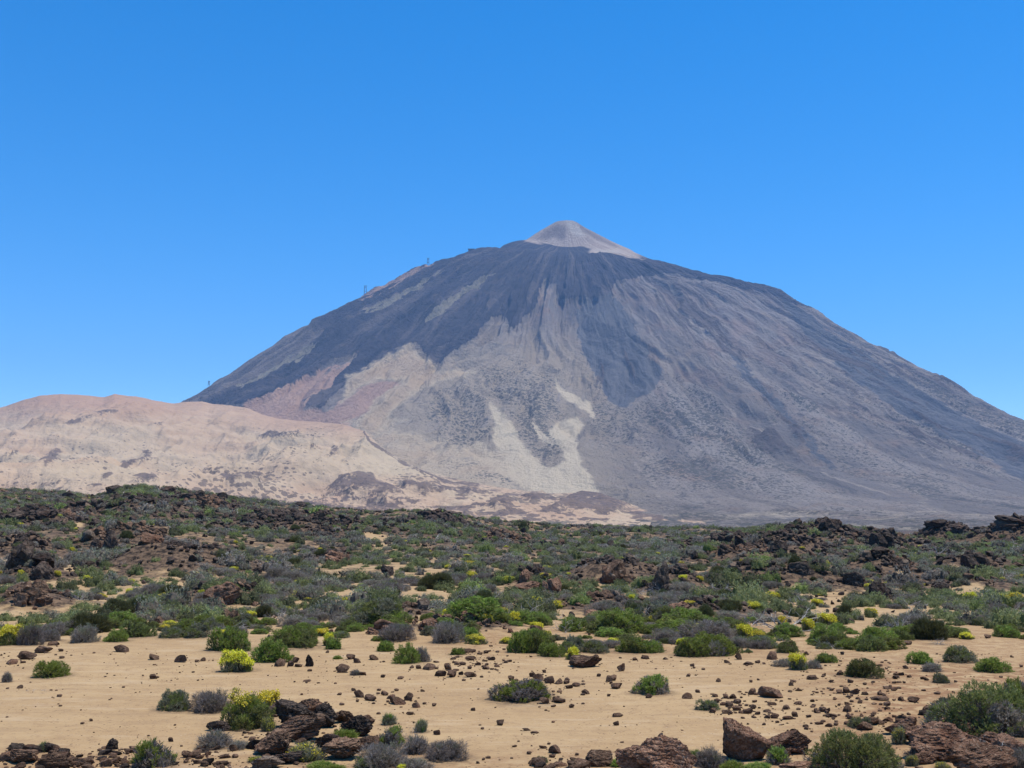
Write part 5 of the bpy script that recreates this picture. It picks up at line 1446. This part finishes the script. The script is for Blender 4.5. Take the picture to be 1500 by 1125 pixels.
sx, sy = [], []
for r0, r1, dn in ((31, 60, 2.6), (60, 100, 1.7), (100, 170, 0.95), (170, 330, 0.40)):
    x, y = scatter(r0, r1, dn)
    sx.append(x), sy.append(y)
sx, sy = np.concatenate(sx), np.concatenate(sy)
sz = ground_z(sx, sy)
su, sv, sd = project(np.stack([sx, sy, sz], -1))
sr = np.hypot(sx, sy)
edge = edge_v(su, sx, sy)
cov = 0.72 + 0.9 * fbm(np.stack([sx, sy], -1) / 7.0, 3, 301)
keep = (sv < edge - 3) & (g5.uniform(0, 1, len(sx)) < cov * (1 - 0.97 * clear_mask(su, sv)) * (1 - 0.45 * mound_mask(sx, sy)))
_, rim_r, _ = rim_far(np.arctan2(sx, sy))
keep &= sr < rim_r + 25
# leave room round the plants and outcrops placed by hand
hand = [(t['o'].location[0], t['o'].location[1], 0.42 * t['w'] * project(np.array([t['o'].location]))[2][0] / F) for t in THINGS if t['v'] < 990 and t['w'] > 14]
for hx, hy, hr in hand:
    keep &= np.hypot(sx - hx, sy - hy) > hr * 0.9 + 0.15
sx, sy, sz, su, sv, sr = (a[keep] for a in (sx, sy, sz, su, sv, sr))
kn = fbm(np.stack([sx, sy], -1) / 6.0, 3, 311) + g5.normal(0, 0.28, len(sx))
kl = g5.uniform(0, 1, len(sx))
look = np.where(kn > 0.42, 'grey', np.where(kn < -0.34, 'green', np.where(kl < 0.36, 'sage', np.where(kl < 0.62, 'green', np.where(kl < 0.80, 'deep', np.where(kl < 0.86, 'bright', np.where(kl < 0.925, 'grey', np.where(kl < 0.968, 'flower', 'broom'))))))))
look = np.where(g5.uniform(0, 1, len(sx)) < 0.085, 'dead', look)
size = np.exp(g5.normal(-0.30, 0.42, len(sx))) * (1 + 0.55 * smooth(70, 220, sr))
size = np.clip(np.where(look == 'broom', size * 1.15, np.where(look == 'flower', np.minimum(size, 1.0) * 0.85, size)), 0.35, 2.6)
order = np.argsort(sr)
LIMIT = dict(green_shrub=295, grey_shrub=290, flowering_shrub=240, broom_shrub=240, dead_shrub=200)
count = {}
for t in THINGS:
    count[t['kind']] = count.get(t['kind'], 0) + 1
NOUN = dict(green='green shrub', sage='grey-green shrub', deep='dark green shrub', bright='bright green shrub', grey='dry grey shrub', flower='yellow-flowered shrub', broom='dark olive broom', dead='bleached dead bush')
rest = []
_WHOLE_MESH = {}


def whole_mesh(lk, var):
    """a scrub plant as one foliage mesh (its blossom stays a part)"""
    key = (lk, var)
    if key not in _WHOLE_MESH:
        pl = plant(lk, 1.2, var)
        if lk == 'dead':
            _WHOLE_MESH[key] = (pl.parts[0][1], None, pl.height)
        else:
            a, b = pl.parts[0][1], pl.parts[1][1]
            bm = bmesh.new()
            bm.from_mesh(a)
            nf = len(bm.faces)
            bm.from_mesh(b)
            bm.faces.ensure_lookup_table()
            for f in bm.faces[nf:]:
                f.material_index = 1
            me = bpy.data.meshes.new(KIND_OF[lk])
            bm.to_mesh(me)
            bm.free()
            me.materials.append(M_LEAF)
            me.materials.append(M_TWIG)
            _WHOLE_MESH[key] = (me, pl.parts[2][1] if len(pl.parts) > 2 else None, pl.height)
    return _WHOLE_MESH[key]


for i in order:
    lk = str(look[i])
    kind = KIND_OF[lk]
    shown = abs(su[i] - 750) < 790
    if not shown or count.get(kind, 0) >= LIMIT[kind]:
        rest.append(i)
        continue
    count[kind] = count.get(kind, 0) + 1
    me, bl, h0 = whole_mesh(lk, int(g5.integers(0, 3)))
    o = bpy.data.objects.new(kind, me)
    w = size[i]
    hh = w * g5.uniform(0.27, 0.46) / h0 * (1.1 if lk in ('broom', 'grey') else 1.0)
    o.location = (sx[i], sy[i], sz[i] - 0.03)
    o.rotation_euler = (0, 0, g5.uniform(0, 6.28))
    o.scale = (w, w * g5.uniform(0.8, 1.1), hh)
    link(o)
    if bl is not None:
        new_obj('blossom', bl, o)
    wp = w * F / sr[i]
    nn = ('wide ' if wp > 44 else 'small ' if wp < 24 else '') + NOUN[lk]
    register(o, kind, nn, float(su[i]), float(sv[i]), float(wp), float(wp * 0.55))

# the rest of the plants: one mass of small shrubs farther out
PALS = dict(green=GREEN, sage=SAGE, deep=DARKG + GREEN[:1], bright=BRIGHT, grey=GREYS, flower=GREEN, broom=DARKG, dead=BONE)


def far_plant(lk, seed, nb, leaf, wid):
    g = np.random.default_rng(seed)
    lob = lobes_dome(g, 4, 0.3, 0.55)
    if lk == 'dead':
        V, Fq, c = dead_wood(g, n=9, levels=3 if nb > 200 else 2, r=0.012 if nb > 200 else 0.02, up=0.9)
        return V, Fq, c
    P, Nn = dome_points(g, lob, nb)
    d = unit(Nn * 0.5 + np.array([0, 0, 0.5]) + g.normal(0, 0.4, P.shape))
    V, Fq = blades(P - d * leaf * 0.4, d, np.full(nb, leaf) * g.uniform(0.6, 1.3, nb), np.full(nb, wid) * g.uniform(0.7, 1.3, nb), g)
    c = pick(g, PALS[lk], nb)
    c[:, :3] = (0.72 * c[:, :3] + 0.28 * c[:, :3].mean(1, keepdims=True) * np.array([1.08, 1.0, 0.80])) * 1.12
    if lk == 'flower':
        top = (P[:, 2] > 0.22) & (g.uniform(0, 1, nb) < 0.6)
        c[top] = pick(g, YELLOW, int(top.sum()))
    V[:, 2] = np.maximum(V[:, 2], -0.05)
    c = np.repeat(c, 4, 0)
    # solid dark cores for the inner twigs, added to deepen shade: one dome per lobe
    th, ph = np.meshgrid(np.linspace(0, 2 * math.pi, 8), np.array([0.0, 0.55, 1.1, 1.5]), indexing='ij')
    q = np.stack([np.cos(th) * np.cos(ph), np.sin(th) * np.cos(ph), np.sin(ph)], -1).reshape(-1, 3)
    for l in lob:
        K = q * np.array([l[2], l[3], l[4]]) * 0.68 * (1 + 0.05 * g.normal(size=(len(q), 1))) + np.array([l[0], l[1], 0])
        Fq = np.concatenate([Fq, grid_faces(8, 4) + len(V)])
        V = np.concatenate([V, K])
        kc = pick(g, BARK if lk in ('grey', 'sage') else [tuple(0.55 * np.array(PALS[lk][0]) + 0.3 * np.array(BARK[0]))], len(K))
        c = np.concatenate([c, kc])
    return V, Fq, c


FARP = {}
for lk in PALS:
    for s in range(4):
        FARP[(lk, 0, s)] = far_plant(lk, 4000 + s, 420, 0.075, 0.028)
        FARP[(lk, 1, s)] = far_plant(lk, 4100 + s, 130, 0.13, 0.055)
Vs, Fs, Cs, off = [], [], [], 0
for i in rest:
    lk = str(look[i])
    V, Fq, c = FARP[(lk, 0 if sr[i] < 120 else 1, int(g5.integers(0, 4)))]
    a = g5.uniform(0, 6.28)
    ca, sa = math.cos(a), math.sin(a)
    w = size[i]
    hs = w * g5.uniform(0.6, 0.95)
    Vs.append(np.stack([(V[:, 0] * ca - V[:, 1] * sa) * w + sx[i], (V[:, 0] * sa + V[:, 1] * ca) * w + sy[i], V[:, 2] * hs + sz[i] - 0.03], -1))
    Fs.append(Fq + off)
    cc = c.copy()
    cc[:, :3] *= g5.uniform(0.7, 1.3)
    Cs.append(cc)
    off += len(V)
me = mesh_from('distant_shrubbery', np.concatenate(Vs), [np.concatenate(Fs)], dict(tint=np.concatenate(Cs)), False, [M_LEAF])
tag(new_obj('distant_shrubbery', me), 'far low scrub of green and grey shrubs covering the lava field', None, kind='stuff')
print('scrub individuals', len(THINGS), 'rest', len(rest), 'faces', len(me.polygons))

# ---- loose lava: rocks thick on the mounds, thin between the plants
rx, ry = [], []
for mx, my, mr, mh in _MW:
    n = int(min(1100, 3.2 * mr ** 2 * 2.2) + 40)
    d = np.abs(g5.normal(0, 0.62, n)) * mr
    a = g5.uniform(0, 6.28, n)
    rx.append(mx + d * np.cos(a)), ry.append(my + d * np.sin(a))
for r0, r1, dn in ((34, 80, 0.9), (80, 160, 0.75), (160, 330, 0.22)):
    x, y = scatter(r0, r1, dn)
    cl = fbm(np.stack([x, y], -1) / 8.0, 3, 331) + 0.25 * smooth(90, 200, np.hypot(x, y))
    k = g5.uniform(-0.35, 0.6, len(x)) < cl
    rx.append(x[k]), ry.append(y[k])
# extra lava along the far rim
a = g5.uniform(-AMAX, AMAX, 2600)
_, rr_, _ = rim_far(a)
rr_ = rr_ + g5.normal(-12, 16, len(a))
k = fbm(np.stack([a * 22, a * 0], -1), 3, 341) + g5.normal(0, 0.2, len(a)) > -0.05
rx.append((np.sin(a) * rr_)[k]), ry.append((np.cos(a) * rr_)[k])
rx, ry = np.concatenate(rx), np.concatenate(ry)
rz = ground_z(rx, ry)
ru, rv, _ = project(np.stack([rx, ry, rz], -1))
rrr = np.hypot(rx, ry)
_, rim_r, _ = rim_far(np.arctan2(rx, ry))
k = (rv < edge_v(ru, rx, ry) + 3) & (g5.uniform(0, 1, len(rx)) > 0.9 * clear_mask(ru, rv)) & (rrr < rim_r + 20)
rx, ry, rz, ru, rv, rrr = (q[k] for q in (rx, ry, rz, ru, rv, rrr))
rs = np.exp(g5.normal(-1.3, 0.52, len(rx))) * (1 + 1.1 * smooth(80, 240, rrr)) * (0.75 + 0.5 * mound_mask(rx, ry))
rs = np.clip(rs * (0.60 + 0.22 * smooth(55, 110, rrr)), 0.10, 1.35)
redness = fbm(np.stack([rx, ry], -1) / 14.0, 2, 351) + 0.35 * smooth(110, 50, rrr) - 0.32 + g5.normal(0, 0.12, len(rx))
score = np.argsort(-(rs / rrr))
near = set(int(i) for i in score if abs(ru[i] - 750) < 770)
chosen = [int(i) for i in score if int(i) in near][:280]
chosen_set = set(chosen)
for i in chosen:
    st = 'pale' if g5.uniform() < 0.10 else 'redlava' if redness[i] > 0 else 'lava'
    o = bpy.data.objects.new('lava_rock', rock_variant(st, int(g5.integers(0, 6))))
    s = rs[i]
    o.location = (rx[i], ry[i], rz[i] - 0.12 * s)
    o.rotation_euler = (g5.uniform(-0.4, 0.4), g5.uniform(-0.4, 0.4), g5.uniform(0, 6.28))
    o.scale = (s, s, s * g5.uniform(0.5, 0.95))
    link(o)
    wp = s * F / rrr[i]
    nn = ('big ' if wp > 30 else 'small ' if wp < 17 else '') + {'pale': 'pale tan lava rock', 'redlava': 'brown lava rock', 'lava': 'black lava rock'}[st]
    register(o, 'lava_rock', nn, float(ru[i]), float(rv[i]), float(wp), float(wp * 0.6))
LOW = [rock_arrays(700 + k, 2, 8, 0.3, 0.1, (1, .85, .75)) for k in range(8)]
for mat, sel, nm in ((M_LAVA, redness <= 0, 'lava_rubble'), (M_ROCK, redness > 0, 'brown_rubble')):
    Vs, Fs, off = [], [], 0
    for i in np.nonzero(sel)[0]:
        if int(i) in chosen_set:
            continue
        V, Fq = LOW[int(g5.integers(0, 8))]
        a = g5.uniform(0, 6.28)
        ca, sa = math.cos(a), math.sin(a)
        s = rs[i]
        t1, t2 = g5.uniform(-0.4, 0.4, 2)
        Z = (V[:, 2] * g5.uniform(0.5, 0.95) + V[:, 0] * t1 + V[:, 1] * t2) * s
        Vs.append(np.stack([(V[:, 0] * ca - V[:, 1] * sa) * s + rx[i], (V[:, 0] * sa + V[:, 1] * ca) * s + ry[i], Z + rz[i] - 0.1 * s], -1))
        Fs.append(Fq + off)
        off += len(V)
    me = mesh_from(nm, np.concatenate(Vs), [np.concatenate(Fs)], None, False, [mat])
    tag(new_obj(nm, me), 'loose broken lava lying all over the scrub field', None, kind='stuff')
    print(nm, len(Vs))

# ---- small stones on the sand
n = 5200
x, y = scatter(14, 38, 0.001)
r = np.sqrt(g5.uniform(14 ** 2, 37 ** 2, n))
a = g5.uniform(-AMAX, AMAX, n)
x, y = np.sin(a) * r, np.cos(a) * r
z = ground_z(x, y)
u, v, _ = project(np.stack([x, y, z], -1))
dens = 0.13 + 0.25 * smooth(0.0, 0.5, fbm(np.stack([x, y], -1) / 2.4, 3, 361)) + 0.5 * smooth(1080, 1250, u) * smooth(950, 985, v) + 0.4 * smooth(1085, 1120, v) + 0.5 * smooth(640, 680, u) * smooth(760, 720, u) * smooth(990, 970, v)
k = g5.uniform(0, 1, n) < dens
x, y = x[k], y[k]
# broken bits round the rocks
for t in THINGS:
    if t['kind'] in ('rock', 'boulder') and t['w'] > 8:
        L = t['o'].location
        wm = t['w'] * project(np.array([L]))[2][0] / F
        m = int(g5.integers(2, 7) + (t['w'] > 40) * 14)
        x = np.concatenate([x, L.x + g5.normal(0, 0.55, m) * (wm + 0.25)])
        y = np.concatenate([y, L.y + g5.normal(-0.1, 0.5, m) * (wm + 0.25)])
# patches of rubble
big = np.zeros(len(x), bool)
for (u0, u1, v0, v1, m) in ((1130, 1345, 1000, 1064, 150), (640, 765, 958, 1000, 60), (1040, 1135, 1012, 1056, 50), (520, 620, 1016, 1040, 30), (1200, 1345, 965, 1000, 60), (760, 870, 985, 1035, 40), (0, 110, 945, 985, 30)):
    for k in range(m):
        q = hit(g5.normal((u0 + u1) / 2, (u1 - u0) / 3.4), g5.normal((v0 + v1) / 2, (v1 - v0) / 3.4))
        x, y, big = np.append(x, q[0]), np.append(y, q[1]), np.append(big, True)
z = ground_z(x, y)
Vs, Fs, off = [], [], 0
L1 = [rock_arrays(800 + q, 2, 5, 0.2, 0.0, (1, .85, .6)) for q in range(6)]
for i in range(len(x)):
    V, Fq = L1[int(g5.integers(0, 6))]
    s = float(np.clip(np.exp(g5.normal(-2.7 if big[i] else -3.5, 0.55)), 0.010, 0.17 if big[i] else 0.12))
    a = g5.uniform(0, 6.28)
    ca, sa = math.cos(a), math.sin(a)
    Vs.append(np.stack([(V[:, 0] * ca - V[:, 1] * sa) * s + x[i], (V[:, 0] * sa + V[:, 1] * ca) * s + y[i], V[:, 2] * s * g5.uniform(0.4, 0.7) + z[i] - 0.1 * s], -1))
    Fs.append(Fq + off)
    off += len(V)
me = mesh_from('pebbles', np.concatenate(Vs), [np.concatenate(Fs)], None, False, [M_ROCK])
tag(new_obj('pebbles', me), 'small dark stones strewn over the tan sand', None, kind='stuff')

# ================================================================== CABLE CAR ON THE LEFT SKYLINE
def flat_mat(name, c, rough=0.6):
    N = Nodes(name)
    n1 = N.noise(0.4, N.obco(), 3)
    return N.done(N.mix(n1, tuple(0.8 * q for q in c), tuple(1.15 * q for q in c)), rough)


M_STEEL = flat_mat('weathered_steel', (0.07, 0.072, 0.078))
M_CONC = flat_mat('concrete', (0.09, 0.082, 0.078))
M_PANE = flat_mat('dark_glass', (0.03, 0.035, 0.045), 0.2)
M_SLATE = flat_mat('roofing', (0.09, 0.085, 0.085))


def bars(name, segs, r, mat, parent):
    a = np.array([s[0] for s in segs], float)
    b = np.array([s[1] for s in segs], float)
    V, Fq = tubes(a, b, np.full(len(a), r), np.full(len(a), r))
    return new_obj(name, mesh_from(name, V, [Fq], None, False, [mat]), parent)


def box_mesh(name, lo, hi, mat, bev=0.15):
    bm = bmesh.new()
    bmesh.ops.create_cube(bm, size=1.0)
    for vt in bm.verts:
        vt.co = Vector([lo[k] + (vt.co[k] + 0.5) * (hi[k] - lo[k]) for k in range(3)])
    bmesh.ops.bevel(bm, geom=bm.edges[:], offset=bev, segments=1, affect='EDGES')
    me = bpy.data.meshes.new(name)
    bm.to_mesh(me)
    bm.free()
    me.materials.append(mat)
    return me


def pylon(u, v, h, label, wide=13.0):
    P = at_depth(u, v + 1.5, D)
    root = bpy.data.objects.new('cable_car_pylon', None)
    root.location = P
    link(root)
    tag(root, label, 'pylon', 'cable car pylons on the ridge')
    w, t = wide / 2, wide * 0.28
    for sx_ in (-1, 1):
        segs = []
        for sy_ in (-1, 1):
            segs.append(((sx_ * w, sy_ * t, -4), (sx_ * w * 0.55, sy_ * t * 0.5, h)))
        for k in range(6):
            z0, z1 = h * k / 6, h * (k + 1) / 6
            f0, f1 = 1 - 0.45 * k / 6, 1 - 0.45 * (k + 1) / 6
            segs.append(((sx_ * w * f0, -t * f0, z0), (sx_ * w * f1, t * f1, z1)))
        bars('leg', segs, 1.15, M_STEEL, root)
    bars('cross_arm', [((-w * 1.15, 0, h), (w * 1.15, 0, h)), ((-w * 0.8, 0, h * 0.86), (w * 0.8, 0, h * 0.86)), ((-w * .9, 0, h * .5), (w * .9, 0, h * .5)), ((-w * 1.15, -3, h), (-w * 1.15, 3, h)), ((w * 1.15, -3, h), (w * 1.15, 3, h))], 1.2, M_STEEL, root)


pylon(535, 433, 56, 'steel cable car pylon standing lower on the left ridge of the volcano')
pylon(627, 389, 44, 'steel cable car pylon higher on the left ridge, nearer the summit', 11)
pylon(306, 562, 18, 'tiny cable car pylon at the foot of the left ridge above the pumice hill', 7)

P = at_depth(690.5, 368.2, D)
root = bpy.data.objects.new('cable_car_station', None)
root.location = P
link(root)
tag(root, 'small dark flat-roofed cable car station on the left shoulder of the volcano', 'building')
new_obj('walls', box_mesh('walls', (-15, -8, -14), (15, 8, 9), M_CONC), root)
new_obj('roof', box_mesh('roof', (-18, -10, 9.02), (18, 10, 12), M_SLATE), root)
for k in range(4):
    new_obj('window', box_mesh('window', (-11 + k * 5.6, -8.25, 1.5), (-6.8 + k * 5.6, -8.02, 6), M_PANE, 0.05), root)
new_obj('terrace', box_mesh('terrace', (15.05, -6, -14), (62, 6, 1.0), M_CONC), root)

# ================================================================== LABELS
MARKS = [t for t in THINGS if t['mark']]
ORD = 'nearest second third fourth fifth sixth seventh eighth ninth tenth eleventh twelfth thirteenth fourteenth fifteenth sixteenth seventeenth eighteenth nineteenth twentieth'.split()
cells = {}
for t in THINGS:
    if t['label']:
        t['o']['label'] = t['label']
        continue
    best = None
    for m in MARKS:
        if m is t:
            continue
        du, dv = t['u'] - m['u'], (t['v'] - t['h'] / 2) - (m['v'] - m['h'] / 2)
        d = math.hypot(du, dv * 2.2)
        if best is None or d < best[0]:
            best = (d, du, dv * 2.2, m)
    d, du, dv, m = best
    rel = ('right of' if du > 0 else 'left of') if abs(du) > abs(dv) else ('in front of' if dv > 0 else 'behind')
    cells.setdefault((t['noun'], rel, m['mark']), []).append((d, t))
for (noun, rel, mark), ts in cells.items():
    ts.sort(key=lambda q: q[0])
    for k, (d, t) in enumerate(ts):
        if len(ts) == 1:
            t['o']['label'] = f'{noun} {rel} {mark}'
        elif k == 0:
            t['o']['label'] = f'{noun} {rel} {mark}, nearest such'
        else:
            t['o']['label'] = f'{noun} {rel} {mark}, {ORD[min(k, 19)]} nearest such'

# ================================================================== LIGHT, SKY, AIR, CAMERA
SUN_DIR = Vector((0.30, 0.06, 0.95)).normalized()
EL = math.asin(SUN_DIR.z)
ROT = math.atan2(SUN_DIR.x, SUN_DIR.y)
sun = bpy.data.lights.new('sun', 'SUN')
sun.energy = SUN_E
sun.angle = math.radians(0.5)
sun.color = (1.0, 0.93, 0.80)
so = bpy.data.objects.new('sun', sun)
so.rotation_euler = SUN_DIR.to_track_quat('Z', 'Y').to_euler()
so.location = (0, 0, 50)
link(so)

W = bpy.data.worlds.new('World')
S.world = W
W.use_nodes = True
nt = W.node_tree
nt.nodes.clear()
sky = nt.nodes.new('ShaderNodeTexSky')
sky.sky_type = 'NISHITA'
sky.sun_disc = False
sky.sun_elevation = EL
sky.sun_rotation = ROT
sky.altitude = SKY_ALT
sky.air_density = SKY_AIR
sky.dust_density = SKY_DUST
sky.ozone_density = SKY_OZ
hs = nt.nodes.new('ShaderNodeHueSaturation')
hs.inputs['Saturation'].default_value = SKY_SAT
hs.inputs['Hue'].default_value = SKY_HUE
bg = nt.nodes.new('ShaderNodeBackground')
bg.inputs['Strength'].default_value = SKY_STR
wo = nt.nodes.new('ShaderNodeOutputWorld')
nt.links.new(sky.outputs[0], hs.inputs['Color'])
nt.links.new(hs.outputs[0], bg.inputs[0])
nt.links.new(bg.outputs[0], wo.inputs[0])

# thin blue air round the whole scene
N = Nodes('air')
pv = N.n('ShaderNodeVolumePrincipled')
pv.inputs['Color'].default_value = (*HAZE_COL, 1)
pv.inputs['Density'].default_value = HAZE_DENS
pv.inputs['Anisotropy'].default_value = 0.0
out = N.n('ShaderNodeOutputMaterial')
N.t.links.new(pv.outputs[0], out.inputs['Volume'])
bm = bmesh.new()
bmesh.ops.create_cube(bm, size=1.0)
lo, hi = Vector((-9500, -600, -45)), Vector((9500, 10500, 1590))
for vt in bm.verts:
    vt.co = Vector([lo[k] + (vt.co[k] + 0.5) * (hi[k] - lo[k]) for k in range(3)])
me = bpy.data.meshes.new('haze')
bm.to_mesh(me)
bm.free()
me.materials.append(N.m)
if HAZE_DENS > 0:
    tag(new_obj('haze', me), 'thin blue air between the viewer and the volcano', None, kind='stuff')

cam = bpy.data.cameras.new('camera')
cam.sensor_width = 36.0
cam.lens = 36.0 * F / 1500.0
cam.clip_start = 0.1
cam.clip_end = 40000
co = bpy.data.objects.new('camera', cam)
co.location = (0, 0, EYE)
co.rotation_euler = (math.pi / 2 + PITCH, 0, 0)
link(co)
S.camera = co

S.render.engine = 'CYCLES'
S.cycles.max_bounces = 6
S.cycles.diffuse_bounces = 3
S.cycles.volume_bounces = 0
S.cycles.use_denoising = DENOISE
S.cycles.caustics_reflective = False
S.cycles.caustics_refractive = False
vs = S.view_settings
vs.view_transform = 'Standard'
vs.look = 'None'
vs.gamma = 1.0
vs.use_curve_mapping = False
vs.exposure = EXPO
